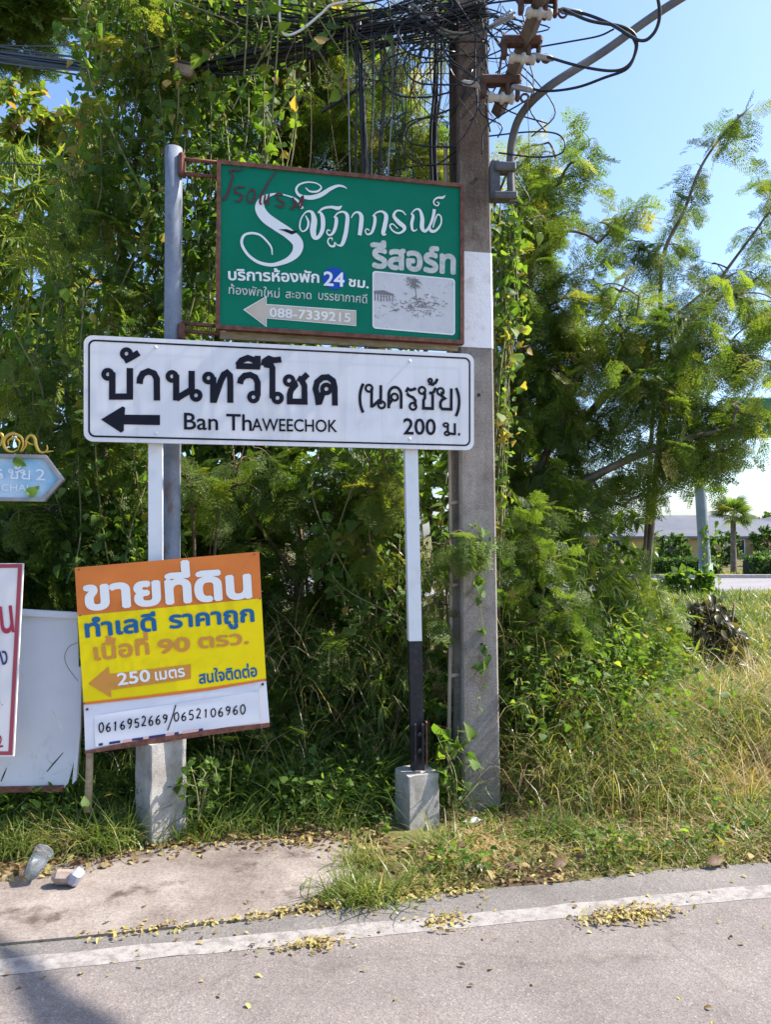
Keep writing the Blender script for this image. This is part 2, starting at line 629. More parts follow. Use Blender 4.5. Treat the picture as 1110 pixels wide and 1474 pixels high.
gx, gy = axis(-3.2, 6, .09, 1800), axis(2.6, 9.5, .09, 1800)
X, Y = np.meshgrid(gx, gy, indexing='xy')
Z = gz(X, Y)
g = Cloud()
i, j = np.meshgrid(np.arange(len(gy) - 1), np.arange(len(gx) - 1), indexing='ij')
nx = len(gx)
gf = np.stack([i * nx + j, i * nx + j + 1, (i + 1) * nx + j + 1, (i + 1) * nx + j], -1).reshape(-1, 4)
g.raw(np.stack([X, Y, Z], -1).reshape(-1, 3), gf, np.zeros(len(gf)))
m = mat('soil', (.2, .15, .1), .95, spec=.1)
soil = ramp(m, noise(m, 2.2, 8, .7), [(.3, (.06, .042, .026)), (.5, (.15, .105, .06)), (.7, (.30, .22, .12))])
gcol = ramp(m, noise(m, 1.1, 6, .7), [(.3, (.09, .12, .03)), (.7, (.24, .24, .08))])
soil2 = mixc(m, ramp(m, noise(m, .9, 5, .6), [(.42, (0, 0, 0)), (.62, (1, 1, 1))]), soil, gcol)
fine = ramp(m, noise(m, 45, 4, .7), [(.3, (.55, .55, .55)), (.65, (1.1, 1.1, 1.1))])
setc(m, mixc(m, 1.0, soil2, fine, 'MULTIPLY'))
bump(m, noise(m, 30, 6, .75), .8, .02)
tag(g.build('ground', [m], None, True), 'brown soil ground with patchy green growth beside the road', 'ground', kind='structure')


def sheet(name, poly_rs, z, m, sub=None):
    mb = MB()
    vs = [(*xy_of(r, s), z) for r, s in poly_rs]
    mb.add(vs, [list(range(len(vs)))])
    return mb.build(name, m)


def asphalt(name, c1, c2, c3):
    m = mat(name, c2, .92, spec=.2)
    big = ramp(m, noise(m, 1.1, 5, .6), [(.3, c1), (.7, c2)])
    vor = nd(m, 'ShaderNodeTexVoronoi'); vor.inputs['Scale'].default_value = 160
    tc = nd(m, 'ShaderNodeTexCoord'); m.node_tree.links.new(tc.outputs['Object'], vor.inputs['Vector'])
    sp = nd(m, 'ShaderNodeSeparateColor'); m.node_tree.links.new(vor.outputs['Color'], sp.inputs[0])
    sto = ramp(m, sp.outputs[0], [(0, (.72, .72, .72)), (.55, (.97, .97, .97)), (.94, (1.08, 1.07, 1.05)), (1, (1.45, 1.42, 1.38))])
    a = mixc(m, 1.0, big, sto, 'MULTIPLY')
    st = ramp(m, noise(m, 3.2, 7, .75), [(.46, (1, 1, 1)), (.62, (.88, .87, .87)), (.78, (.66, .64, .64))])
    # hairline cracks wandering through the surface
    vc = nd(m, 'ShaderNodeTexVoronoi'); vc.feature = 'DISTANCE_TO_EDGE'; vc.inputs['Scale'].default_value = .55
    wob = nd(m, 'ShaderNodeTexNoise'); wob.inputs['Scale'].default_value = 3.0; wob.inputs['Detail'].default_value = 6
    m.node_tree.links.new(tc.outputs['Object'], wob.inputs['Vector'])
    va = nd(m, 'ShaderNodeVectorMath', operation='MULTIPLY_ADD'); va.inputs[1].default_value = (.5, .5, 0)
    m.node_tree.links.new(wob.outputs['Color'], va.inputs[0]); m.node_tree.links.new(tc.outputs['Object'], va.inputs[2])
    m.node_tree.links.new(va.outputs[0], vc.inputs['Vector'])
    ck = ramp(m, vc.outputs['Distance'], [(0, (.5, .48, .46)), (.004, (.62, .6, .58)), (.009, (1, 1, 1))])
    dust = ramp(m, noise(m, .7, 6, .65, stretch=(1, 2.2, 1)), [(.40, (.90, .90, .90)), (.55, (1, 1, 1)), (.70, (1.14, 1.12, 1.09))])
    a = mixc(m, 1.0, mixc(m, 1.0, a, dust, 'MULTIPLY'), mixc(m, .28, (1, 1, 1), ck), 'MULTIPLY')
    setc(m, mixc(m, 1.0, a, st, 'MULTIPLY'))
    h = mixc(m, .5, vor.outputs['Distance'], noise(m, 240, 3, .7))
    bump(m, h, .6, .003)
    return m


M['asphalt'] = asphalt('asphalt', (.205, .176, .160), (.255, .222, .204), 0)
M['asphalt_edge'] = asphalt('asphalt_edge', (.175, .158, .145), (.225, .205, .19), 0)
# the road, its worn edge line and the rough shoulder strip
rs_edge = [(-14, .17), (-2.2, .155), (-1.2, .15), (-.55, .165), (-.2, .2), (.1, .235), (.5, .26), (.9, .25), (1.4, .29), (2, .27), (3, .3), (14, .3)]
tag(sheet('road', [(-60, -7), (60, -7), (60, -.055), (-60, -.055)], .0055, M['asphalt']), 'grey pinkish asphalt road across the front', 'road', kind='structure')
tag(sheet('road_shoulder', [(-14, -.055), (14, -.055)] + rs_edge[::-1], .0040, M['asphalt_edge']), 'thin rough asphalt strip outside the white edge line', 'road shoulder', kind='structure')
m = mat('edge_line_paint', (.6, .57, .53), .8, spec=.2)
wear = ramp(m, noise(m, 18, 8, .8), [(.42, (.24, .212, .195)), (.52, (.35, .32, .295)), (.72, (.41, .38, .355))])
fine = ramp(m, noise(m, 160, 3, .7), [(.35, (.72, .72, .72)), (.6, (1, 1, 1))])
setc(m, mixc(m, .8, wear, fine, 'MULTIPLY'))
bump(m, noise(m, 220, 3, .7), .6, .003)
mb = MB()
rr_ = np.linspace(-14, 14, 220)
w0 = -.060 + RNG.normal(0, .004, 220); w1 = .050 + RNG.normal(0, .005, 220)
vs = [(*xy_of(a, b), .0070) for a, b in zip(rr_, w0)] + [(*xy_of(a, b), .0070) for a, b in zip(rr_, w1)]
mb.add(vs, [(i, i + 1, 220 + i + 1, 220 + i) for i in range(219)])
tag(mb.build('edge_line', m), 'worn white painted edge line along the asphalt road', 'road line', kind='structure')

m = mat('slab_concrete', (.3, .25, .22), .92, spec=.2)
sl = ramp(m, noise(m, 1.9, 8, .7), [(.32, (.15, .118, .10)), (.48, (.26, .215, .185)), (.66, (.38, .325, .285))])
spot = ramp(m, noise(m, 4.5, 5, .65), [(.56, (1, 1, 1)), (.68, (.42, .37, .35))])
f2 = ramp(m, noise(m, 70, 5, .75), [(.3, (.6, .6, .6)), (.6, (1.05, 1.05, 1.05))])
setc(m, mixc(m, 1.0, mixc(m, 1.0, sl, spot, 'MULTIPLY'), f2, 'MULTIPLY'))
bump(m, noise(m, 90, 6, .75), .7, .006)
sp_ = [(-9, .165), (-2.2, .165), (-1.2, .16), (-.55, .175), (-.36, .22), (-.2, .38), (-.02, .6), (.03, .68), (-.03, .86), (-.1, .95), (-.4, 1.0), (-.74, 1.02), (-1.2, .95), (-1.7, .82), (-2.2, .76), (-9, .76)]
mb = MB()
pv = [xy_of(r, s) for r, s in sp_]
mb.prism(pv, -.05, .011)
tag(mb.build('concrete_apron', m), 'brown stained concrete slab between the road and the signs', 'slab', kind='structure')

# far road beyond the field
mb = MB(); mb.add([(-120, 20.4, .012), (260, 20.4, .012), (260, 29.2, .012), (-120, 29.2, .012)], [(0, 1, 2, 3)])
m = asphalt('pale_concrete_road', (.27, .25, .25), (.32, .30, .30), 0)
tag(mb.build('far_road', m), 'pale concrete road running behind the grassy field', 'road', kind='structure')
mb = MB(); mb.box((70, 29.35, .07), (380, .3, .14))
tag(mb.build('far_kerb', M['block_concrete']), 'pale kerb on the far side of the distant road', 'kerb', kind='structure')


# ------------------------------------------------------------------ lettering
def glyph_contours(body, off=0.0, res=4):
    """outlines of each character of a line set in Blender's own font"""
    def count(s):
        c = bpy.data.curves.new('t', 'FONT'); c.body = s; c.size = 1; c.offset = off
        c.resolution_u = res; c.fill_mode = 'NONE'
        o = bpy.data.objects.new('t', c); COL.objects.link(o)
        dg = bpy.context.evaluated_depsgraph_get(); dg.update()
        me = o.evaluated_get(dg).to_mesh()
        pts = [(v.co.x, v.co.y) for v in me.vertices]
        nxt = set(tuple(sorted(e.vertices)) for e in me.edges)
        o.evaluated_get(dg).to_mesh_clear()
        bpy.data.objects.remove(o); bpy.data.curves.remove(c)
        cs, cur = [], []
        for i, p in enumerate(pts):
            if cur and (i - 1, i) not in nxt:
                cs.append(cur); cur = []
            cur.append(p)
        if cur: cs.append(cur)
        return cs
    full = count(body)
    uppers, tones = 'ัิีึื็', '่้๊๋์'
    need = [i for i, ch in enumerate(body) if ch in tones and i > 0 and body[i - 1] in uppers]
    for i in need:
        a, b = len(count(body[:i])), len(count(body[:i + 1]))
        for k in range(a, min(b, len(full))):
            full[k] = [(x, y + .155) for x, y in full[k]]
    return full


def winding(ce, E0, E1):
    out = np.zeros(len(ce), int)
    dy = np.where(np.abs(E1[:, 1] - E0[:, 1]) < 1e-12, 1e-12, E1[:, 1] - E0[:, 1])
    for a in range(0, len(ce), 2000):
        x, y = ce[a:a + 2000, 0:1], ce[a:a + 2000, 1:2]
        up = (E0[:, 1] <= y) & (E1[:, 1] > y); dn = (E0[:, 1] > y) & (E1[:, 1] <= y)
        hit = (E0[:, 0] + (y - E0[:, 1]) / dy * (E1[:, 0] - E0[:, 0])) > x
        out[a:a + 2000] = (up & hit).sum(1) - (dn & hit).sum(1)
    return out


def fill(cs, fat=0.0):
    """fill overlapping contours by winding number; fat thickens the letters by stroking their outline"""
    groups = [[c for c in cs if len(c) >= 3], []]
    if fat > 0:
        for c in groups[0]:
            n = len(c)
            for i in range(n):
                a, b = Vector(c[i]), Vector(c[(i + 1) % n])
                d = b - a
                if d.length < 1e-6: continue
                d = d.normalized() * fat * .5; q = Vector((-d.y, d.x))
                k = .55
                groups[1].append([a - q - d * k * .4, b - q + d * k * .4, b - q * .4 + d * k, b + q * .4 + d * k, b + q + d * k * .4, a + q - d * k * .4])
    co, ed, span = [], [], []
    for g in groups:
        e0 = len(ed)
        for c in g:
            b = len(co); n = len(c)
            co += [Vector((p[0], p[1])) for p in c]
            ed += [(b + i, b + (i + 1) % n) for i in range(n)]
        span.append((e0, len(ed)))
    v, e, f, *_ = delaunay_2d_cdt(co, ed, [], 0, 1e-5)
    V = np.array([(p.x, p.y) for p in v])
    F = np.array([t for t in f if len(t) == 3])
    ce = V[F].mean(1)
    A = np.array([(p.x, p.y) for p in co]); ed = np.array(ed)
    ins = np.zeros(len(F), bool)
    for a, b in span:
        if b > a: ins |= winding(ce, A[ed[a:b, 0]], A[ed[a:b, 1]]) != 0
    return V, F[ins]


class Frame:
    """a vertical sign plane through two ground-plan points; local x along it, y up, z towards the viewer"""
    def __init__(s, p0, p1, z0=0.0):
        p0, p1 = Vector(p0), Vector(p1)
        s.o = Vector((p0.x, p0.y, z0))
        d = Vector((p1.x - p0.x, p1.y - p0.y, 0)); s.w = d.length; d.normalize()
        s.x = d; s.y = Vector((0, 0, 1)); s.z = Vector((d.y, -d.x, 0))
        s.M = Matrix(((s.x.x, s.y.x, s.z.x, s.o.x), (s.x.y, s.y.y, s.z.y, s.o.y), (s.x.z, s.y.z, s.z.z, s.o.z), (0, 0, 0, 1)))

    def loc(s, px, py):
        e = Vector((0, 0, EYE)); d = Vector(((px - CX) / FPX, 1, (HY - py) / FPX))
        t = (s.o - e).dot(s.z) / d.dot(s.z)
        q = e + d * t - s.o
        return (q.dot(s.x), q.dot(s.y))

    def poly(s, pts):
        return [s.loc(*p) for p in pts]


def set_line(mb, fr, body, p0, p1, cap, off=.02, z=.004, mat=0, ref=None, shear=0.0, z_step=.0):
    """a line of type between two baseline points (photo-measured), cap = height of a consonant"""
    cs = glyph_contours(body, 0.0, 3)
    xs = [p[0] for c in cs for p in c]
    x0, x1 = min(xs), max(xs)
    a, b = Vector(fr.loc(*p0)), Vector(fr.loc(*p1))
    e = (b - a); L = e.length; e.normalize(); n = Vector((-e.y, e.x))
    sx = L / (x1 - x0)
    hh = (Vector(fr.loc(p0[0], p0[1] - cap)) - a).length
    rh = .55 if ref is None else ref
    sy = hh / rh
    V, F = fill(cs, max(off, 0))
    vs = []
    for x, y in V:
        q = a + e * ((x - x0) * sx + shear * y * sy) + n * (y * sy)
        vs.append(fr.M @ Vector((q.x, q.y, z)))
    mb.add(vs, [tuple(f) for f in F], mat)


def line_part(name, m, parent, fr, *a, **k):
    mb = MB(); set_line(mb, fr, *a, **k)
    return mb.build(name, m, parent)


def ribbon(pts, w, closed=False):
    pts = [Vector(p) for p in pts]; n = len(pts)
    ws = w if isinstance(w, (list, tuple)) else [w] * n
    L, Rr = [], []
    for i in range(n):
        a = pts[(i - 1) % n] if closed or i > 0 else pts[i]
        b = pts[(i + 1) % n] if closed or i < n - 1 else pts[i]
        d0 = (pts[i] - a); d1 = (b - pts[i])
        d0 = d0.normalized() if d0.length > 1e-9 else d1.normalized()
        d1 = d1.normalized() if d1.length > 1e-9 else d0
        t = (d0 + d1)
        t = t.normalized() if t.length > 1e-6 else d0
        k = 1 / max(.5, t.dot(d1))
        nn = Vector((-t.y, t.x)) * ws[i] * .5 * k
        L.append(pts[i] + nn); Rr.append(pts[i] - nn)
    vs = L + Rr
    m_ = n if closed else n - 1
    return vs, [(i, n + i, n + (i + 1) % n, (i + 1) % n) for i in range(m_)]


def arc(cx, cy, rx, ry, a0, a1, n=10):
    return [(cx + rx * math.cos(R(a0 + (a1 - a0) * i / n)), cy + ry * math.sin(R(a0 + (a1 - a0) * i / n))) for i in range(n + 1)]


def ring(cx, cy, r):
    return arc(cx, cy, r, r, 0, 342, 19)


# looped Thai letterforms: open strokes and closed rings on a unit consonant height
RG = .15
LOOP = {
    'บ': (.80, [[(.27, .84), (.27, .065), (.70, .065), (.70, 1)]], [(.15, .84)]),
    'ป': (.80, [[(.27, .84), (.27, .065), (.70, .065), (.70, 1.3)]], [(.15, .84)]),
    'า': (.56, [[(.05, .66), (.07, .80)] + arc(.26, .72, .20, .22, 150, 0, 8) + [(.46, 0)]], []),
    'น': (.88, [[(.25, .84), (.25, .0)], [(.25, .03), (.34, .10), (.62, .36)], [(.66, 1), (.66, .16)]], [(.13, .84), (.70, .14)]),
    'ท': (.90, [[(.25, .84), (.25, 0)], [(.25, .30), (.48, .86), (.58, .94), (.68, .92), (.73, .82), (.73, 0)]], [(.13, .84)]),
    'ว': (.66, [[(.06, .72), (.12, .85), (.24, .94), (.40, .92), (.50, .80), (.53, .62), (.53, .12)]], [(.42, .13)]),
    'ช': (.86, [[(.20, .78), (.30, .70), (.30, .52), (.24, .42), (.24, .065), (.66, .065), (.66, .70)], [(.50, .78), (.60, .74), (.70, .80), (.80, 1.0)]], [(.17, .85)]),
    'ค': (.84, [[(.14, 0), (.14, .40)] + arc(.42, .60, .28, .34, 190, 0, 12) + [(.70, 0)], [(.14, .16), (.26, .34), (.34, .44)]], [(.40, .50)]),
    'ร': (.64, [[(.08, .74), (.16, .90), (.28, .84), (.48, .90), (.52, .96)], [(.12, .70), (.20, .60), (.40, .52), (.50, .40), (.50, .12)]], [(.40, .13)]),
    'ย': (.78, [[(.24, .84), (.20, .66), (.36, .54), (.22, .46), (.16, .34), (.16, .16), (.24, .065), (.66, .065), (.66, 1)]], [(.16, .84)]),
    'ม': (.84, [[(.25, .84), (.25, .16)], [(.25, .14), (.70, .07)], [(.70, 0), (.70, 1)]], [(.13, .84), (.20, .12)]),
    'โ': (.46, [[(.05, 1.17), (.20, 1.30), (.28, 1.18), (.42, 1.30)], [(.24, 1.18), (.20, 1.0), (.20, .12)]], [(.30, .13)]),
    '(': (.42, [arc(.55, .40, .40, .80, 128, 232, 10)], []),
    ')': (.42, [arc(-.15, .40, .40, .80, 52, -52, 10)], []),
    '.': (.24, [[(.06, .07), (.20, .07)]], []),
}
UP = {
    '้': ([[(-.24, 1.44), (-.20, 1.36), (-.08, 1.24), (.06, 1.40), (.16, 1.50)]], [(-.27, 1.48, .075)]),
    'ี': ([arc(-.22, 1.16, .30, .22, 180, 0, 10) + [(.08, 1.15), (-.52, 1.15)], [(.07, 1.14), (.07, 1.50)]], []),
    'ั': ([[(-.16, 1.24), (-.20, 1.16), (-.08, 1.13), (.06, 1.24), (.14, 1.40)]], [(-.20, 1.30, .08)]),
}


def loop_line(mb, fr, body, p0, p1, cap, w, z=.004, mat=0):
    x = 0; items = []
    for ch in body:
        if ch == ' ': x += .5; continue
        if ch in UP:
            st, rg = UP[ch]
            bx = x - .12
            for s in st: items.append(([(bx + a, b) for a, b in s], False))
            for a, b, q in rg: items.append((ring(bx + a, b, q), True))
            continue
        adv, st, rg = LOOP[ch]
        for s in st: items.append(([(x + a, b) for a, b in s], False))
        for a, b in rg: items.append((ring(x + a, b, RG), True))
        x += adv
    a, b = Vector(fr.loc(*p0)), Vector(fr.loc(*p1))
    e = (b - a); L = e.length; e.normalize(); n = Vector((-e.y, e.x))
    sx = L / (x - .1); sy = (Vector(fr.loc(p0[0], p0[1] - cap)) - a).length
    for k, (s, cl) in enumerate(items):
        q = [a + e * (u * sx) + n * (v * sy) for u, v in s]
        vs, fs = ribbon(q, w * (.8 if cl else 1), cl)
        zz = z + (k % 9) * .00012
        mb.add([fr.M @ Vector((v.x, v.y, zz)) for v in vs], fs, mat)


def trace(mb, fr, pts, w, z=.004, mat=0, zoom=None, n=7, mapf=None):
    """a hand-drawn stroke; w in photo pixels (one value or per point)"""
    if mapf: pts = [mapf(p) for p in pts]
    ws = list(w) if isinstance(w, (list, tuple)) else [w] * len(pts)
    q3 = smooth_path([Vector((*fr.loc(*p), a)) for p, a in zip(pts, ws)], n)
    D = fr.o.y
    vs, fs = ribbon([(v.x, v.y) for v in q3], [max(v.z, .5) * D / FPX for v in q3])
    mb.add([fr.M @ Vector((v.x, v.y, z)) for v in vs], fs, mat)


def flat(mb, fr, pts_px, z, mat=0):
    mb.add([fr.M @ Vector((*fr.loc(*p), z)) for p in pts_px], [list(range(len(pts_px)))], mat)


def rounded(x0, y0, x1, y1, r, n=6):
    out = []
    for cx, cy, a in ((x1 - r, y1 - r, 0), (x0 + r, y1 - r, 90), (x0 + r, y0 + r, 180), (x1 - r, y0 + r, 270)):
        out += arc(cx, cy, r, r, a, a + 90, n)
    return out


def ring_face(mb, fr, outer, inner, z, mat=0):
    n = len(outer)
    vs = [fr.M @ Vector((*p, z)) for p in outer] + [fr.M @ Vector((*p, z)) for p in inner]
    mb.add(vs, [(i, (i + 1) % n, n + (i + 1) % n, n + i) for i in range(n)], mat)


# ------------------------------------------------------------------ village direction sign (white)
fr = Frame((-1.564, 3.98), (.507, 4.40))
W = fr.w
bl = fr.loc(118, 635); tr = fr.loc(683, 507)
x0, x1, y0, y1 = 0.0, W, bl[1], (fr.loc(120, 485)[1] + tr[1]) / 2
root = empty('direction_sign', fr.M @ Vector((W / 2, y0, 0)), 'wide white direction sign with black Thai village name and left arrow on two posts', 'road sign')
mb = MB()
mb.prism(rounded(x0, y0, x1, y1, .045), -.022, 0, fr.M)
mb.build('panel', M['sign_white'], root)
mb = MB()
ring_face(mb, fr, rounded(x0 + .022, y0 + .022, x1 - .022, y1 - .022, .034), rounded(x0 + .031, y0 + .031, x1 - .031, y1 - .031, .027), .0025)
mb.build('border', M['sign_ink'], root)
NAME = [  # the village name, each letter as pen strokes (rings are the letter loops)
    ([[(94, 168), (94, 273), (170, 273), (170, 150)]], [(75, 177)]),
    ([[(146, 119), (168, 108), (209, 84)]], [(155, 88)]),
    ([[(212, 218), (214, 196), (226, 174), (250, 164), (274, 173), (286, 196), (287, 290)]], []),
    ([[(370, 178), (370, 290)], [(370, 283), (404, 262), (446, 238)], [(437, 162), (437, 262)]], [(352, 186), (456, 268)]),
    ([[(530, 188), (530, 300)], [(532, 296), (562, 208), (576, 178), (590, 170), (602, 182), (604, 204), (604, 300)]], [(510, 193)]),
    ([[(646, 218), (650, 199), (666, 183), (690, 179), (712, 190), (722, 212), (722, 272)]], [(704, 275)]),
    ([[(636, 138), (652, 117), (680, 106), (706, 115), (720, 134)], [(629, 141), (733, 144)], [(722, 97), (722, 146)]], []),
    ([[(748, 140), (752, 121), (770, 109), (792, 116), (824, 113)], [(750, 134), (780, 138), (786, 150), (786, 282)]], [(808, 279)]),
    ([[(878, 206), (884, 224), (866, 246), (861, 264), (861, 294), (925, 295), (924, 226), (912, 202)], [(896, 192), (912, 202), (938, 176)]], [(858, 204)]),
    ([[(986, 309), (980, 270), (972, 240), (979, 210), (1002, 191), (1026, 189), (1048, 205), (1055, 232), (1056, 312)], [(988, 302), (998, 272), (1008, 250)]], [(1019, 240)])]
for strokes, rings in NAME:
    mb = MB(); k_ = 0
    pz = lambda x, y: Vector(fr.loc(130 + x / 3, 480 + y / 3))
    for st in strokes:
        vs, fs = ribbon([pz(*p) for p in st], .0325)
        mb.add([fr.M @ Vector((v.x, v.y, .004 + .00015 * k_)) for v in vs], fs); k_ += 1
    for cx, cy in rings:
        vs, fs = ribbon([pz(cx + 18 * math.cos(a), cy + 18 * math.sin(a)) for a in np.linspace(0, 2 * PI, 25)[:-1]], .0235, True)
        mb.add([fr.M @ Vector((v.x, v.y, .004 + .00015 * k_)) for v in vs], fs); k_ += 1
    mb.build('letter', M['sign_ink'], root)
for t_, pa, pb_, cp, ww in (('(นครชัย)', (513, 586), (663, 592), 33, .0165), ('ม.', (639, 626), (661, 626.5), 17, .014)):
    mb = MB(); loop_line(mb, fr, t_, pa, pb_, cp, ww); mb.build('lettering', M['sign_ink'], root)
for t_, pa, pb_, cp, of in (('Ban Th', (265, 618), (362, 620), 24, .022), ('AWEECHOK', (362.5, 620), (485, 622), 18, .022), ('200', (581, 625), (627, 626), 23, .03)):
    line_part('lettering', M['sign_ink'], root, fr, t_, pa, pb_, cp, of, ref=.70)
mb = MB()
A = [(145, 604), (176, 585), (180, 587), (179, 597), (230, 597.5), (230, 612), (178, 611), (178, 620), (174, 623)]
flat(mb, fr, A, .0035)
mb.build('arrow', M['sign_ink'], root)


def sq_post(name, px, py0, py1, D, half, mats, parent, lean=0.0, split=None, yaw=.2):
    rot = Matrix.Rotation(yaw, 3, 'Z')
    z0, z1 = Q(px, py0, D).z, Q(px, py1, D).z
    mb = MB()
    c0 = Q(px, py0, D); c1 = Q(px + lean, py1, D)
    n = 4
    for a, b, mi in ((0, split or 1, 0), (split or 1, 1, 1)):
        if b - a < 1e-3: continue
        pa, pb = c0.lerp(c1, a), c0.lerp(c1, b)
        vs = []
        for p in (pa, pb):
            for u, v in ((-1, -1), (1, -1), (1, 1), (-1, 1)):
                vs.append(p + rot @ Vector((u * half, v * half, 0)))
        mb.add(vs, [(0, 1, 5, 4), (1, 2, 6, 5), (2, 3, 7, 6), (3, 0, 4, 7), (4, 5, 6, 7), (3, 2, 1, 0)], mi)
    return mb.build(name, mats, parent)


sq_post('post', 224, 1105, 600, 4.13, .0355, [M['white_paint']], root, 0)
pr = sq_post('post', 601, 1112, 600, 4.395, .037, [M['black_paint'], M['white_paint']], root, -11, split=.372, yaw=.12)
for px, py in ((224, 500), (224, 624), (590, 520), (590, 632)):
    mb = MB(); c_ = fr.loc(px, py)
    mb.tube([fr.M @ Vector((*c_, 0)), fr.M @ Vector((*c_, .004)), fr.M @ Vector((*c_, .006))], [.008, .008, .004], 10)
    mb.build('bolt', M['sign_white'], root)
# steel shoe plates at the foot of the right post
mb = MB()
c = Q(601, 1070, 4.33)
mb.box(c + Vector((-.012, -.012, 0)), (.012, .05, .22), mat=0); mb.box(c + Vector((.030, -.012, 0)), (.012, .05, .22), mat=0)
mb.box(c + Vector((.052, .0, .0)), (.009, .05, .24), mat=1)
for dz in (.06, -.03): mb.tube([c + Vector((.01, -.045, dz)), c + Vector((.01, -.02, dz))], .011, 8)
mb.build('base_plate', [M['black_paint'], M['rust']], pr)


def block(px, top, D, w, yaw, h, label, lean=0, tp=1.0):
    rot = Matrix.Rotation(yaw, 3, 'Z')
    c = Q(px, top, D)
    rng = np.random.default_rng(int(px))
    mb = MB()
    # column with a slightly ragged arris, cast in rough boards
    nz, ne = 12, 7
    prof = []
    hw = w / 2
    for k in range(4):
        a = [(-1, -1), (1, -1), (1, 1), (-1, 1)][k]; b = [(1, -1), (1, 1), (-1, 1), (-1, -1)][k]
        for u in np.linspace(.03, .97, ne): prof.append((a[0] + (b[0] - a[0]) * u, a[1] + (b[1] - a[1]) * u, 0 < u < 1 and (u < .05 or u > .95)))
    vs = []
    for iz in range(nz + 1):
        z = -h * iz / nz
        for (u, v, ed) in prof:
            j = rng.normal(0, .0013) if ed else rng.normal(0, .0006)
            vs.append(c + rot @ Vector((u * (hw + j), v * (hw + j), z - (.004 if (ed and iz == 0) else 0))))
    n = len(prof)
    fs = [(iz * n + k, (iz + 1) * n + k, (iz + 1) * n + (k + 1) % n, iz * n + (k + 1) % n) for iz in range(nz) for k in range(n)]
    fs = [f[::-1] for f in fs]
    fs.append(list(range(n)))
    mb.add(vs, fs)
    o = mb.build('concrete_footing', M['block_concrete'])
    return tag(o, label, 'concrete block')


block(600, 1108, 4.37, .19, .43, .62, 'square concrete footing under the right black and white post, standing clear of the grass')
block(231, 1062, 4.10, .20, .72, .62, 'square concrete footing half hidden under the leaning orange and yellow sign')

# ------------------------------------------------------------------ pale blue steel pole
pb = Q(245, 1150, 4.3); pt = Q(250, 214, 4.3)
root = empty('steel_pole', (pb.x, pb.y, .0), 'pale blue round steel pole with rust stains behind the white sign', 'pole')
mb = MB(); mb.tube([pb.lerp(pt, k / 12) for k in range(13)], .0475, 20)
m = weathered('chipped_blue_paint', (.235, .265, .325), (.14, .16, .20), 8, .35, .66, .55)
rs = ramp(m, noise(m, 6, 8, .75, stretch=(1, 1, .5)), [(.55, (0, 0, 0)), (.63, (1, 1, 1))])
old = m.node_tree.nodes['Principled BSDF'].inputs['Base Color'].links[0].from_socket
setc(m, mixc(m, rs, old, (.16, .10, .08)))
mb.build('tube', m, root)
for py, dz in ((238, .13), (478, .10)):
    mb = MB(); c = Q(261, py, 4.28)
    mb.box(c + Vector((.004, -.005, 0)), (.035, .055, dz), bevel=.012)
    mb.build('weld_plate', M['rust'], root)

# ------------------------------------------------------------------ green resort sign
fr = Frame((-.921, 4.25), (.447, 4.50))
root = empty('resort_sign', fr.M @ Vector((fr.w / 2, fr.loc(490, 482)[1], 0)), 'large green resort sign in a rusty frame above the white direction sign', 'sign')
C4 = [(315, 234), (665, 268), (665, 493), (313, 471)]
P4 = fr.poly(C4)
mb = MB(); mb.prism(P4[::-1], -.02, 0, fr.M)
M['sign_green'] = weathered('sign_green_sheet', (.0, .155, .088), (.002, .19, .108), 3, .35, .7, .45, 0, .15)
scr = ramp(M['sign_green'], noise(M['sign_green'], 5, 9, .85, stretch=(1, 1, 4)), [(.72, (0, 0, 0)), (.74, (.35, .35, .35))])
old = M['sign_green'].node_tree.nodes['Principled BSDF'].inputs['Base Color'].links[0].from_socket
setc(M['sign_green'], mixc(M['sign_green'], scr, old, (.22, .36, .29)))
mb.build('panel', M['sign_green'], root)
mb = MB()
for a, b in ((0, 1), (1, 2), (2, 3), (3, 0)):
    p, q = Vector(P4[a]), Vector(P4[b])
    d = (q - p).normalized(); n = Vector((-d.y, d.x)) * .011
    ext = .011 if a % 2 == 0 else -.011
    p = p - d * ext; q = q + d * ext
    mb.prism([p - n, q - n, q + n, p + n], -.034 + .001 * a, .012 + .0005 * a, fr.M)
mb.build('frame', M['rust'], root)
for (ya, yb) in ((231, 240), (252, 256), (467, 470), (478, 484)):
    mb = MB()
    a, b = Q(262, ya - 2, 4.27), Q(316, ya + 3, 4.27)
    mb.tube([a, b], .011, 4)
    mb.build('bracket', M['rust'], root)
mb = MB()
for c_ in ([(315, 474), (662, 495), (662, 503), (316, 485)],):
    mb.prism(fr.poly(c_)[::-1], -.06, -.036, fr.M)
mb.build('batten', M['wood'], root)

wht = mat('sign_white_letters', (.80, .81, .79), .45)
sil = weathered('worn_silver_letters', (.60, .60, .56), (.38, .42, .38), 28, .45, .7, .5)
blu = mat('blue_spot', (.012, .075, .42), .45, spec=.2)
tan = weathered('faded_tan', (.58, .49, .38), (.48, .40, .30), 9, .4, .7, .6)
spray = mat('dark_red_paint', (.085, .012, .012), .55)
Z2 = lambda p: (300 + p[0] / 2.643, 200 + p[1] / 2.643)
mb = MB()
def stroke_set(strokes, ox, oy, k, gain=1.0, z=.0042, n=7):
    for q, st in enumerate(strokes):
        trace(mb, fr, [(ox + x / k, oy + y / k) for x, y, _ in st], [w * gain / k for _, _, w in st], z + .0002 * q, n=n)


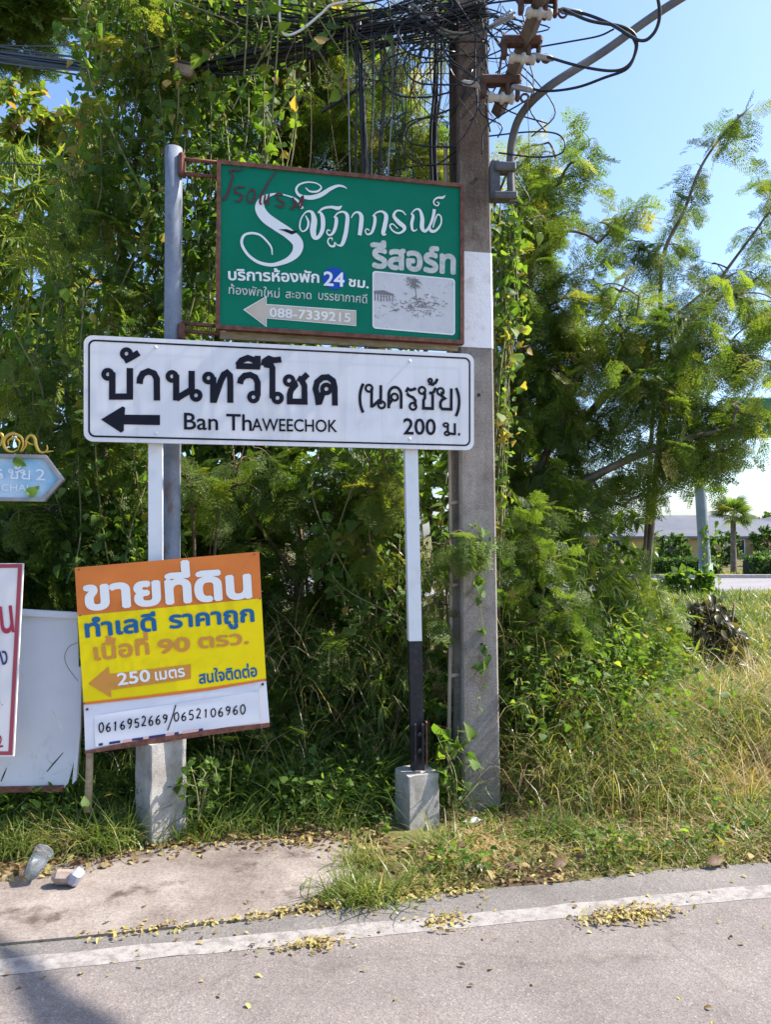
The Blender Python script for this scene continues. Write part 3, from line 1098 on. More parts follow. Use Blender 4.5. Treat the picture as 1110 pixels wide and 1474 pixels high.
stroke_set([[(660,375,26),(640,330,22),(600,295,14),(545,275,10),(490,263,12),(430,266,18),(362,300,46),(338,368,74),(380,440,84),(470,505,84),(560,565,84),(624,632,84),(618,702,68),(560,760,44),(470,795,30),(400,800,26),(320,778,24),(250,727,22),(207,662,22),(200,612,20),(225,572,18),(280,560,18),(340,575,16),(390,620,16),(425,670,13),(432,725,8)], [(685,215,8),(720,243,14),(775,243,16),(805,213,12),(770,182,10),(700,173,12),(637,192,14),(614,232,18),(642,274,24),(720,290,34),(800,270,34),(870,226,28),(930,201,20),(975,206,14),(1000,222,5)]], 310, 230, 5.286)
stroke_set([
    [(95,245,6),(115,290,14),(105,335,12),(75,355,8),(55,325,10),(65,265,8),(100,220,10),(138,222,20),(155,275,36),(147,350,38),(157,395,30),(187,392,22),(213,340,26),(215,268,28),(202,230,18),(182,216,8)],
    [(180,228,6),(215,197,14),(270,186,16),(320,194,24),(347,178,6)],
    [(268,352,6),(250,345,8),(243,365,9),(262,382,12),(288,362,18),(305,315,22),(308,265,20),(292,256,6)],
    [(292,258,6),(320,228,10),(358,220,14),(385,248,24),(380,330,26),(366,400,26),(346,448,20),(318,450,8),(298,432,6),(294,456,14),(268,456,12),(250,430,9),(256,406,8),(278,402,8),(280,418,5)],
    [(412,262,6),(430,233,10),(458,222,14),(482,248,26),(480,312,28),(470,382,24)],
    [(540,350,6),(522,338,8),(510,352,8),(524,376,10),(555,362,16),(574,305,20),(576,255,18),(560,246,6)],
    [(560,250,6),(590,224,10),(628,218,14),(655,248,26),(646,312,28),(634,370,24),(656,376,5)],
    [(792,242,7),(766,216,10),(728,213,12),(708,248,20),(740,290,28),(780,325,26),(774,352,16),(740,368,12),(702,352,10),(681,318,10),(700,304,8),(736,336,6)],
    [(870,338,5),(858,350,8),(838,345,14),(832,300,20),(842,250,18),(826,232,6)],
    [(828,234,7),(858,204,10),(888,208,16),(905,262,26),(904,330,28),(926,354,18),(955,322,16),(980,260,20),(990,202,20)],
    [(955,322,12),(966,352,20),(1000,350,16),(1034,306,11),(1036,256,10),(1012,240,9),(990,290,9),(980,330,7)],
    [(1006,152,5),(1022,160,7),(1010,178,8),(988,166,9),(988,140,10),(1014,122,12),(1045,122,16),(1066,106,4)]], 420, 260, 4.826, 1.12, .0047)
mb.build('script_lettering', wht, root)
line_part('lettering', wht, root, fr, 'บริการห้องพัก', (329, 403), (459, 407), 12, .055)
line_part('lettering', wht, root, fr, 'ชม.', (502, 412), (530, 415), 10, .055)
line_part('lettering', wht, root, fr, '24', (466, 411), (495, 413), 20, .04, z=.0062, ref=.70)
line_part('silver_lettering', sil, root, fr, 'รีสอร์ท', (534, 384), (654, 394), 26, .085)
line_part('silver_lettering', sil, root, fr, 'ท้องพักใหม่', (329, 423), (402, 429), 9.5, .012)
line_part('silver_lettering', sil, root, fr, 'สะอาด', (411, 429), (448, 431), 9, .012)
line_part('silver_lettering', sil, root, fr, 'บรรยากาศดี', (458, 431), (528, 437), 9.5, .012)
mb = MB()
cc = fr.loc(481, 401)
mb.add([fr.M @ Vector((*p, .0035)) for p in arc(cc[0], cc[1], .068, .062, 0, 350, 35)], [list(range(36))])
mb.build('blue_spot', blu, root)
mb = MB()
flat(mb, fr, [(352, 446), (382, 429), (382, 439), (511, 448), (511, 468), (382, 457), (382, 468)], .0035)
mb.build('arrow', tan, root)
mb = MB(); set_line(mb, fr, '088-7339215', (388, 456), (504, 464), 13, .035, z=.0055, ref=.70)
mb.build('phone_lettering', wht, root)
mb = MB()
o_ = [(353.5, 446), (383, 430), (383, 440), (510, 449), (510, 467), (383, 456), (383, 467)]
pts = [Vector(p) for p in fr.poly([(351, 446), (383, 427.5), (383, 438.5), (512, 447.5), (512, 469), (383, 458), (383, 470)])]
vs, fs = ribbon(pts, .0045, True)
mb.add([fr.M @ Vector((v.x, v.y, .0045)) for v in vs], fs)
a, b = fr.loc(536, 474), fr.loc(655, 392)
pw, ph = b[0] - a[0], b[1] - a[1]
sk = (fr.loc(655, 484)[1] - fr.loc(536, 474)[1]) / pw
def skew(pts, y00): return [(x, y + (x - a[0]) * sk) for x, y in pts]
top = fr.loc(536, 390)[1]; bot = fr.loc(536, 473)[1]
ring_face(mb, fr, skew(rounded(a[0], bot, b[0], top, .02), 0), skew(rounded(a[0] + .008, bot + .008, b[0] - .008, top - .008, .014), 0), .0045)
mb.build('white_outline', wht, root)
m = mat('faded_photo_print', (.7, .68, .66), .45)
tc = nd(m, 'ShaderNodeTexCoord'); sp = nd(m, 'ShaderNodeSeparateXYZ'); m.node_tree.links.new(tc.outputs['Object'], sp.inputs[0])
n1 = noise(m, 60, 8, .85); n2 = noise(m, 13, 4, .6)
base = ramp(m, n2, [(.3, (.66, .64, .63)), (.7, (.58, .55, .54))])
sc_ = mixc(m, .5, n1, n2)
dk = ramp(m, sc_, [(.38, (1, 1, 1)), (.43, (0, 0, 0))])
setc(m, mixc(m, dk, base, (.22, .2, .2)))
mb = MB(); mb.add([fr.M @ Vector((*p, .0035)) for p in skew(rounded(a[0] + .006, bot + .006, b[0] - .006, top - .006, .014), 0)], [list(range(28))])
pic = mb.build('photo_panel', m, root)
mb = MB()
rng = np.random.default_rng(11)
for k in range(46):                                    # faded palm crown
    an = rng.uniform(0, 2 * PI); c = Vector((595 + rng.normal(0, 3), 408 + rng.normal(0, 3))); L_ = rng.uniform(4, 13)
    e = c + Vector((math.cos(an) * L_, math.sin(an) * L_ * .7))
    trace(mb, fr, [c, (c + e) / 2 + Vector((0, -1.5)), e], [.8, 1.1, .3], .0050 + k * .00001, n=3)
trace(mb, fr, [(597, 410), (599, 425), (600, 436)], [1.2, 1, 1], .0051)
for q in ([(538, 419), (552, 418), (567, 424), (567, 426), (538, 423)],): flat(mb, fr, q, .0052)
for k in range(7): flat(mb, fr, [(539 + 4.2 * k, 423), (540.5 + 4.2 * k, 423), (540.5 + 4.2 * k, 433 + .3 * k), (539 + 4.2 * k, 433 + .3 * k)], .0050)
for k in range(130):
    x, y = rng.normal(600, 24), rng.normal(440, 7)
    if 540 < x < 651: trace(mb, fr, [(x, y), (x + rng.normal(0, 2), y - rng.uniform(.5, 3)), (x + rng.normal(0, 4), y + rng.normal(0, 1))], [.3, .9, .3], .0053 + k * 2e-6, n=2)
mb.build('faded_picture', mat('faded_grey_ink', (.20, .18, .18), .5), pic)
mb = MB()
stroke_set([[(100,92,8),(128,78,12),(165,84,12),(210,78,8)], [(108,84,10),(130,125,14),(112,200,15),(82,285,15),(58,305,10),(66,280,8)], [(140,222,8),(180,210,12),(226,214,10)], [(158,222,8),(146,250,12),(185,264,14),(203,290,14),(180,318,12),(140,312,8)], [(244,262,10),(278,226,12),(300,262,13),(286,318,13),(250,318,12),(238,270,10)], [(472,78,8),(430,135,10),(388,200,12),(352,262,14),(338,325,14),(352,345,10)], [(378,270,10),(372,330,14),(384,348,10)], [(408,262,10),(398,318,14),(410,340,10)], [(452,272,8),(480,262,12),(512,272,10)], [(474,280,10),(468,300,12),(500,318,14),(522,340,14),(500,362,12),(452,350,8)], [(586,292,10),(604,330,14),(590,372,14),(566,366,10)], [(596,362,10),(632,345,12),(652,300,13),(666,285,12),(656,345,14),(640,376,12)]], 310, 230, 5.286, 1.15, .0072, 5)
mb.build('brushed_writing', spray, root)
mb = MB(); flat(mb, fr, [(310 + x / 5.286, 230 + y / 5.286) for x, y in ((478, 532), (540, 530), (575, 542), (628, 546), (606, 562), (580, 572), (560, 562), (520, 545))], .0058)
mb.build('torn_patch', M['sign_ink'], root)

# ------------------------------------------------------------------ leaning land-for-sale sign
fr = Frame((-1.575, 3.925), (-.655, 4.112))
root = empty('for_sale_sign', fr.M @ Vector((fr.w / 2, fr.loc(250, 1062)[1], 0)), 'leaning orange and yellow land for sale sign with a handwritten phone strip', 'sign')
vin = dict(rough=.38)
org = weathered('orange_vinyl', (.72, .21, .045), (.64, .18, .04), 4, .4, .7, .45, 0, .2)
yel = weathered('yellow_vinyl', (.92, .72, .004), (.88, .66, .004), 4, .4, .7, .45, 0, .2)
whv = weathered('white_vinyl', (.76, .76, .80), (.70, .70, .75), 5, .4, .7, .4)
blue_ink = mat('teal_blue_ink', (.015, .12, .28), .45, spec=.2)
or_ink = mat('orange_ink', (.60, .27, .055), .45, spec=.2)
mb = MB(); mb.prism(fr.poly([(107, 818), (373, 795), (386, 1042), (122, 1080)])[::-1], -.03, -.012, fr.M)
mb.build('backing', M['wood'], root)


def bowed(mb, fr, quad, z, bow=.004, n=10, mat_=0, seed=0):
    """a sheet that is not perfectly flat"""
    q = [Vector(fr.loc(*p)) for p in quad]
    rng = np.random.default_rng(seed); ph = rng.uniform(0, 6, 4)
    vs = []
    for j in range(n + 1):
        for i in range(n + 1):
            u, v = i / n, j / n
            p = (q[0] * (1 - u) + q[1] * u) * (1 - v) + (q[3] * (1 - u) + q[2] * u) * v
            b = bow * (math.sin(7 * u + ph[0]) * math.sin(5 * v + ph[1])) * min(1, 6 * min(u, 1 - u, v, 1 - v) + .15)
            vs.append(fr.M @ Vector((p.x, p.y, z + b)))
    fs = [(j * (n + 1) + i, (j + 1) * (n + 1) + i, (j + 1) * (n + 1) + i + 1, j * (n + 1) + i + 1) for j in range(n) for i in range(n)]
    mb.add(vs, fs, mat_, True)


mb = MB(); bowed(mb, fr, [(107, 817), (373, 794), (376, 861), (111, 886)], 0, .001)
mb.build('orange_band', org, root)
mb = MB(); bowed(mb, fr, [(111, 886.3), (376, 861.3), (383, 979), (120, 1014)], 0, .001)
mb.build('yellow_band', yel, root)
mb = MB(); bowed(mb, fr, [(120, 1014.3), (383, 979.3), (388, 1041), (122, 1081)], -.002, .0015)
mb.build('white_band', whv, root)
mb = MB(); flat(mb, fr, [(120, 1011), (200, 1002), (300, 989.5), (383, 976.5), (383, 979.5), (300, 994), (200, 1006), (120, 1014.5)], .0032)
mb.build('orange_edge', org, root)
mb = MB(); bowed(mb, fr, [(135, 1030), (371, 995), (373.5, 1039), (137, 1075)], .004, .002, seed=3)
strip = mb.build('phone_strip', whv, root)
mb = MB()
mb.prism(fr.poly([(122, 1080.5), (200, 1065), (290, 1051), (388, 1040), (388, 1046), (300, 1058), (210, 1072), (122, 1085)])[::-1], -.02, .006, fr.M)
mb.build('bottom_batten', M['rust'], root)
mb = MB()
INKS = [mat('navy_ink', (.02, .02, .12), .5), mat('pink_ink', (.75, .45, .42), .5)]
for k, (xa, xb, cl) in enumerate(((142, 148, 0), (157, 173, 0), (176, 190, 1), (190, 206, 0), (207, 214, 1), (214, 238, 0), (240, 250, 1), (251, 257, 0), (262, 285, 1), (286, 292, 0))):
    yy = lambda x: 1076 - (x - 130) * .146
    mb = MB(); flat(mb, fr, [(xa, yy(xa) - 1), (xb, yy(xb) - 1), (xb, yy(xb) - 4.5), (xa, yy(xa) - 4.5)], .0075)
    mb.build('stripe', INKS[cl], strip)
line_part('white_lettering', wht, root, fr, 'ขายที่ดิน', (124, 877), (360, 859), 33, .085, ref=.56)
line_part('blue_lettering', blue_ink, root, fr, 'ทำเลดี', (124, 917), (224, 907), 19, .072, ref=.56)
line_part('blue_lettering', blue_ink, root, fr, 'ราคาถูก', (245, 904), (365, 894), 18, .072, ref=.56)
line_part('blue_lettering', blue_ink, root, fr, 'สนใจติดต่อ', (287, 984), (370, 973), 13, .055, ref=.56)
line_part('orange_lettering', or_ink, root, fr, 'เนื้อที่', (137, 950), (214, 941), 18, .06, ref=.56)
line_part('orange_lettering', or_ink, root, fr, '90', (229, 941), (273, 936), 20, .06, ref=.70)
line_part('orange_lettering', or_ink, root, fr, 'ตรว.', (287, 933), (357, 926), 15, .06, ref=.56)
mb = MB(); flat(mb, fr, [(126.5, 984), (156, 959), (157.5, 970), (274, 956), (274.5, 977), (159, 993), (160, 1004)], .003)
mb.build('arrow', or_ink, root)
line_part('arrow_lettering', wht, root, fr, '250', (170, 986), (216, 980), 17, .045, z=.005, ref=.70)
line_part('arrow_lettering', wht, root, fr, 'เมตร', (224, 979), (266, 973), 12, .045, z=.005, ref=.56)
# handwritten numbers
DG = {'0': [[(.5, 1), (.15, .8), (.1, .35), (.4, 0), (.8, .2), (.9, .65), (.65, .98), (.5, 1)]],
      '1': [[(.3, .8), (.5, 1), (.48, .5), (.45, 0)]],
      '2': [[(.15, .8), (.4, 1), (.75, .85), (.65, .5), (.15, .05), (.5, .08), (.9, .02)]],
      '5': [[(.85, 1), (.3, .95), (.2, .55), (.6, .6), (.85, .35), (.6, .02), (.15, .1)]],
      '6': [[(.75, 1), (.3, .7), (.12, .3), (.4, 0), (.8, .15), (.75, .45), (.4, .5), (.18, .3)]],
      '9': [[(.8, .85), (.45, 1), (.15, .75), (.4, .5), (.8, .7), (.82, .85), (.75, .4), (.4, 0)]]}
mb = MB()
rng = np.random.default_rng(5)


def scrawl(s, p0, p1, h, w):
    for k, ch in enumerate(s):
        u0 = k / len(s)
        ox = p0[0] + (p1[0] - p0[0]) * u0; oy = p0[1] + (p1[1] - p0[1]) * u0 + rng.normal(0, .5)
        cw = (p1[0] - p0[0]) / len(s) * .74; hh = h * rng.uniform(.9, 1.08)
        for st in DG[ch]:
            trace(mb, fr, [(ox + x * cw, oy - y * hh) for x, y in st], w, .0085 + k * .0001, n=4)


scrawl('0616952669', (142, 1054), (244, 1039), 13, 1.9)
scrawl('0652106960', (250, 1038), (356, 1026), 13, 1.9)
trace(mb, fr, [(253, 1014), (247, 1034), (241, 1051)], 1.7, .0085)
mb.build('handwriting', M['sign_ink'], root)
for px, py in ((113, 820), (366, 798), (115, 886), (374, 862), (121, 1012), (382, 979), (125, 1021), (378, 985)):
    c = Vector(fr.loc(px, py)); rr0 = .008 if py in (1021, 985) else .004
    mb = MB(); mb.tube([fr.M @ Vector((c.x, c.y, -.005)), fr.M @ Vector((c.x, c.y, .006))], [rr0, rr0 * .7], 10)
    mb.build('nail', M['black_paint'], root)
mb = MB()
s0, s1 = Q(126, 1168, 3.98), Q(128, 1060, 3.98)
mb.tube([s0, s0.lerp(s1, .5) + Vector((.004, 0, 0)), s1 + Vector((0, .02, .12))], [.02, .019, .018], 9)
mb.build('wooden_stake', M['wood'], root)

# ------------------------------------------------------------------ white board, maroon sign, blue arrow sign at the left edge
fr = Frame((-2.6, 3.86), (-1.50, 4.08))
bd = empty('white_board', fr.M @ Vector((.7, fr.loc(60, 1138)[1], 0)), 'blank white metal board with folded top edge standing behind the maroon bordered sign', 'board')
m = weathered('dirty_white_sheet', (.68, .70, .745), (.60, .625, .67), 3, .35, .7, .5)
dirt = ramp(m, noise(m, 4, 8, .8, stretch=(1, 1, .6)), [(.58, (0, 0, 0)), (.72, (1, 1, 1))])
old = m.node_tree.nodes['Principled BSDF'].inputs['Base Color'].links[0].from_socket
setc(m, mixc(m, dirt, old, (.42, .43, .42)))
mb = MB(); mb.prism(fr.poly([(-150, 869), (110, 889), (112, 950), (111, 1040), (107, 1090), (97, 1128), (91, 1136), (-150, 1144)])[::-1], -.03, -.012, fr.M)
mb.build('sheet', m, bd)
mb = MB(); mb.prism(fr.poly([(-150, 867), (113, 882), (113, 890), (-150, 877)])[::-1], -.035, .012, fr.M)
mb.prism(fr.poly([(113, 960), (118, 960), (116, 1050), (110, 1122), (104, 1128), (110, 1050)])[::-1], -.03, .014, fr.M)
mb.build('folded_edge', m, bd)
mb = MB(); mb.prism(fr.poly([(-150, 1136), (91, 1131), (91, 1139), (-150, 1144)])[::-1], -.034, .004, fr.M)
mb.build('bottom_edge', M['rust'], bd)
for p in ([(66, 1112), (76, 1100), (90, 1084)], [(0, 1126), (4, 1116), (8, 1106)]):
    mb = MB(); trace(mb, fr, p, [1.2, 2, 1], -.010); mb.build('scratch', M['black_paint'], bd)
mb = MB(); trace(mb, fr, [(112, 925), (100, 930), (94, 938), (92, 948), (97, 962), (112, 982)], .7, -.0102)
mb.build('scratch', M['black_paint'], bd)

fr = Frame((-2.6, 3.66), (-1.80, 3.82))
ms = empty('bordered_sign', fr.M @ Vector((.5, fr.loc(10, 1088)[1], 0)), 'maroon bordered white sign cut by the left edge, before the blank board', 'sign')
mar = mat('maroon_ink', (.34, .05, .075), .45)
crm = weathered('cream_vinyl', (.74, .71, .69), (.70, .67, .66), 4, .4, .7, .42)
mb = MB(); mb.prism(fr.poly([(-140, 812), (33, 811), (19, 1089), (-140, 1090)])[::-1], -.02, 0, fr.M)
mb.build('panel', crm, ms)
mb = MB()
pts = [Vector(p) for p in fr.poly([(-136, 816), (28.5, 814.5), (14.5, 1084), (-136, 1085)])]
vs, fs = ribbon(pts, .019, True); mb.add([fr.M @ Vector((v.x, v.y, .003)) for v in vs], fs)
mb.build('border', mar, ms)
line_part('red_lettering', mat('crimson_ink', (.36, .02, .06), .45), ms, fr, 'น', (2, 911), (20, 909), 38, .03, ref=.56)
line_part('red_lettering', mat('crimson_ink', (.36, .02, .06), .45), ms, fr, 'ที่ดิ', (-70, 913), (-4, 911), 38, .03, ref=.56)
line_part('red_lettering', mat('crimson_ink', (.36, .02, .06), .45), ms, fr, '2', (-4, 1076), (4, 1075), 18, .02, ref=.70)
mb = MB(); set_line(mb, fr, 'วง', (-12, 958), (11, 956), 20, .02, ref=.56)
mb.build('navy_lettering', mat('navy_letter_ink', (.02, .03, .16), .45), ms)
mb = MB(); set_line(mb, fr, 'ว.', (-7, 1016), (4, 1015), 9, -.005, ref=.56)
mb.build('thin_lettering', mat('thin_rose_ink', (.5, .25, .28), .45), ms)
mb = MB(); p = Q(-60, 1000, 3.80)
mb.box((p.x, p.y, .65), (.05, .04, 1.6), bevel=.004); mb.build('leg', M['wood'], ms)

fr = Frame((-2.6, 3.78), (-1.62, 3.98))
bs = empty('arrow_sign', fr.M @ Vector((.3, 1.0, 0)), 'sky blue arrow shaped name board with golden scrollwork pointing right', 'sign')
m = mat('blue_cloudy_print', (.3, .5, .7), .4)
setc(m, ramp(m, noise(m, 3.5, 5, .6), [(.38, (.07, .32, .52)), (.5, (.28, .50, .66)), (.66, (.58, .65, .72))]))
OUT = [(-170, 650), (66, 655), (92, 690), (63, 722), (-170, 719)]
INN = [(-165, 656), (63, 660), (85, 690), (59, 717), (-165, 713)]
mb = MB(); mb.prism(fr.poly(OUT)[::-1], -.03, -.004, fr.M); mb.build('panel', m, bs)
mb = MB(); n = 5
o3, i3 = fr.poly(OUT), fr.poly(INN)
for z, s in ((.012, 0),):
    vs = [fr.M @ Vector((*p, z)) for p in o3] + [fr.M @ Vector((*p, z)) for p in i3] + [fr.M @ Vector((*p, -.0035)) for p in i3] + [fr.M @ Vector((*p, -.035)) for p in o3]
    mb.add(vs, [(i, 5 + i, 5 + (i + 1) % 5, (i + 1) % 5) for i in range(5)] + [(5 + i, 10 + i, 10 + (i + 1) % 5, 5 + (i + 1) % 5) for i in range(5)] + [(15 + i, i, (i + 1) % 5, 15 + (i + 1) % 5) for i in range(5)])
mb.build('frame', weathered('grey_wood_frame', (.22, .21, .21), (.34, .33, .33), 9, .4, .7, .7), bs)
pale = mat('pale_raised_letters', (.72, .78, .84), .4)
for t_, pa, pb_ in (('นคร', (-62, 688), (3, 688)), ('ชัย', (11, 689), (42, 690))):
    mb = MB(); loop_line(mb, fr, t_, pa, pb_, 13, .0085, z=.0); mb.build('raised_lettering', pale, bs)
line_part('raised_lettering', pale, bs, fr, '2', (51, 691), (64, 691.5), 16, .02, z=.0, ref=.70)
line_part('raised_lettering', pale, bs, fr, 'NAKORNCHAI', (-75, 706), (40, 707), 10, .005, z=.0, ref=.70)
gold = mat('gold_leaf', (.62, .40, .07), .32, .75)
mb = MB()
def goldw(pts, w, dz=0):
    q3 = smooth_path([Vector((*fr.loc(*p), -.012 + dz)) for p in pts], 7)
    k = len(q3)
    mb.tube([fr.M @ p for p in q3], [max(.002, .8 * w * math.sin(PI * min(1, .12 + .8 * i / k))) for i in range(k)], 8)
goldw([(28, 650), (32, 640), (29, 629), (18, 624), (8, 628), (4, 638), (8, 647), (17, 650), (25, 646)], .012)
goldw([(25, 646), (27, 636), (19, 630), (11, 634), (11, 641)], .008, .004)
goldw([(30, 650), (36, 641), (37, 632), (43, 626), (49, 631), (51, 641), (55, 649), (62, 651), (67, 646), (66, 640)], .011)
goldw([(37, 634), (41, 638), (47, 640)], .007)
goldw([(58, 651), (66, 650), (76, 649)], .007, .002)
goldw([(-4, 650), (-10, 636), (-2, 624), (3, 630), (-1, 642)], .012)
goldw([(-40, 650), (-46, 636), (-34, 622), (-22, 630), (-26, 644), (-14, 650)], .012)
mb.build('scroll_ornament', gold, bs)
mb = MB(); p = Q(-75, 700, 3.93); mb.tube([(p.x, p.y + .02, -.1), (p.x, p.y + .02, 1.75)], .03, 12); mb.build('post', M['galv'], bs)
for k, (px, py, L_, dx, dy, lb) in enumerate(((22, 662, .06, 1, -.6, 'small green leaf caught on the upper edge of the blue arrow sign'), (42, 712, .065, .8, .75, 'small green leaf lying across the lower letters of the blue arrow sign'))):
    c = fr.loc(px, py); p = fr.M @ Vector((c[0], c[1], .016))
    d = fr.x * dx + Vector((0, 0, dy))
    cl = Cloud(); tv, tf = T_HEART[0]
    cl.inst(tv, tf, frames(np.array([d[:]]), np.array([fr.z[:]]), np.array([L_])), np.array([p[:]]), np.array([.65]))
    tag(cl.build('leaf', [M['vine']]), lb, 'leaf')

# ------------------------------------------------------------------ concrete utility pole
root = empty('utility_pole', (.57, 4.7, 0), 'tall grey concrete utility pole with a white painted band and weathered top darkened for shade', 'utility pole')
yaw = Matrix.Rotation(.19, 3, 'Z')
def pole_c(z):
    return Vector((.562 - .0115 * z, 4.72, z))
def pole_sec(z, extra=0.0):
    w = .118 - .0042 * z + extra; t = .105 - .003 * z + extra
    g, gw = (.035 - (extra if extra else 0), .055) if not extra else (.0, .05)
    pr = [(-w + .012, -t), (w - .012, -t), (w, -t + .012), (w, -gw), (w - g, -gw + .01), (w - g, gw - .01), (w, gw), (w, t), (-w, t), (-w, gw), (-w + g, gw - .01), (-w + g, -gw + .01), (-w, -gw), (-w, -t + .012)]
    return [pole_c(z) + yaw @ Vector((x, y, 0)) for x, y in pr]
def pole_mesh(zs, extra=0.0, cap=True):
    mb = MB(); vs = []
    for z in zs: vs += pole_sec(z, extra)
    n = 14
    fs = [(i * n + k, i * n + (k + 1) % n, (i + 1) * n + (k + 1) % n, (i + 1) * n + k) for i in range(len(zs) - 1) for k in range(n)]
    if cap: fs.append([(len(zs) - 1) * n + k for k in range(n)])
    mb.add(vs, fs); return mb
pole_mesh([-.4 + .4 * k for k in range(22)]).build('shaft', M['pole_concrete'], root)
pole_mesh([2.735, 3.0, 3.31], .0025, False).build('painted_band', M['band_paint'], root)
for z in (.95, 1.55, 2.45, 3.75, 4.3):
    mb = MB(); c = pole_c(z) + yaw @ Vector((.01, -.1045 + .003 * z, 0)); mb.tube([c + yaw @ Vector((0, .002, 0)), c + yaw @ Vector((0, -.0016, 0))], .0115, 12)
    mb.build('bolt_hole', M['black_paint'], root)
mb = MB()
c0 = pole_c(0) + Vector((-.165, -.04, 0))
mb.tube(smooth_path([c0 + Vector((-.01, 0, -.1)), c0 + Vector((-.008, 0, .5)), c0 + Vector((.004, 0, 1.4)), c0 + Vector((-.01, .01, 2.6)), c0 + Vector((-.03, .02, 4))]), .0125, 8)
for z in (.75, 1.3, 1.8): mb.tube([c0 + Vector((-.012, 0, z)), c0 + Vector((.06, 0, z + .01))], .0135, 6)
mb.build('earth_conduit', weathered('beige_conduit', (.36, .28, .21), (.45, .37, .29), 8, .4, .7, .6), root)

# service rack: an arm reaching over the road with three wire clamps
A0, A1 = Q(717, 162, 4.64), Q(800, -52, 3.62)
mb = MB(); mb.tube([A0, A1], .043, 4, smooth=False); mb.build('service_arm', weathered('weathered_arm', (.085, .055, .04), (.19, .14, .105), 9, .35, .7, .85, bmp=.5), root)
for k, (px, py, D) in enumerate(((786, 16, 3.86), (762, 80, 4.10), (732, 136, 4.34))):
    c = Q(px - 12, py - 2, D); s = .82 * D / FPX
    e = bpy.data.objects.new('wire_clamp', None); COL.objects.link(e); e.parent = root
    e.matrix_parent_inverse = Matrix.Translation(-Vector(root.location)); e.location = c
    bpy.context.view_layer.update()
    mb = MB()
    mb.box(c + Vector((0, -.02, 18 * s)), (72 * s, .07, 15 * s), bevel=.012)
    mb.box(c + Vector((-30 * s, -.02, 2 * s)), (9 * s, .05, 26 * s), bevel=.006)
    mb.box(c + Vector((12 * s, -.02, 0)), (8 * s, .05, 40 * s), bevel=.006)
    mb.box(c + Vector((30 * s, -.02, 0)), (7 * s, .04, 34 * s), bevel=.006)
    mb.build('strap', M['dark_rust'], e)
    mb = MB()
    ax = Vector((1, 0, -.08))
    q = c + Vector((0, -.03, -14 * s))
    prof = [(-22, 6), (-20, 9), (-14, 9), (-11, 6), (-2, 6), (0, 10), (5, 10), (7, 6), (14, 6), (17, 9), (22, 9), (24, 5)]
    mb.tube([q + ax * a * s for a, _ in prof], [b * s for _, b in prof], 14); mb.build('insulator_spool', M['porcelain'], e)
    mb = MB()
    cr = c + Vector((42 * s, -.03, -14 * s))
    mb.tube([cr + Vector((math.cos(a) * 7 * s, 0, math.sin(a) * 7 * s)) for a in np.linspace(0, 2 * PI, 15)], 2 * s, 6)
    mb.tube([q + ax * 22 * s, cr + Vector((-7 * s, 0, 0))], 2.4 * s, 6)
    mb.build('ring_bolt', M['dark_rust'], e)
for px, py, D, w, h, nm in ((712, 262, 4.58, 14, 54, 'plate'), (727, 243, 4.55, 30, 12, 'upper_clamp'), (727, 284, 4.55, 34, 10, 'lower_clamp')):
    s = D / FPX; mb = MB(); mb.box(Q(px, py, D), (w * s, .09, h * s), bevel=.008); mb.build('lamp_bracket_' + nm, M['conduit'], root)

# street lamp arm: rises from its clamp and reaches out over the road
sl_ = empty('street_lamp', Q(738, 290, 4.55), 'curved grey street lamp arm clamped to the right side of the concrete pole', 'street lamp')
path = [Q(737, 292, 4.55), Q(735, 240, 4.55), Q(738, 200, 4.52), Q(752, 163, 4.45), Q(790, 125, 4.32), Q(870, 74, 4.35), Q(980, -2, 4.32), Vector((2.6, 4.2, 5.12)), Vector((3.72, 3.79, 5.64))]
mb = MB(); pts = smooth_path(path, 8); mb.tube(pts, [.023] * len(pts), 14); mb.build('arm', M['conduit'], sl_)
mb = MB(); c = Vector((4.36, 3.33, 5.82))
d = (path[-1] - path[-2]).normalized()
d = Vector((.66, -.50, .12)).normalized()
mb.tube([path[-1], path[-1] + d * .12, c - d * .25, c, c + d * .25, c + d * .5, c + d * .56], [.03, .04, .065, .095, .115, .11, .03], 14); mb.build('unseen_lamp_head', M['galv'], sl_)  # unseen head, placed and shaped to cast the shadow on the road

# ------------------------------------------------------------------ cables
def cable(pts, r, mt, label, name='cable', group=None, cat='cable', n=6):
    mb = MB(); mb.tube(smooth_path(pts, n), r, 6)
    return tag(mb.build(name, mt), label, cat, group)


rng = np.random.default_rng(21)
BK = M['black_cable']


def bundle(pts, count, spread, r, label, mt=BK, name='cable_bundle', sagj=.03):
    """many cables lashed together: one thing"""
    mb = MB()
    for k in range(count):
        o = rng.normal(0, spread, 3); o2 = rng.normal(0, spread * .7, 3)
        q = [Vector(p) + Vector(o) + Vector(o2) * math.sin(2.1 * i + k) + Vector((0, 0, -abs(rng.normal(0, sagj)))) * math.sin(PI * i / (len(pts) - 1)) for i, p in enumerate(pts)]
        mb.tube(smooth_path(q, 5), r * rng.uniform(.7, 1.3), 5)
    return tag(mb.build(name, mt), label, 'cables')


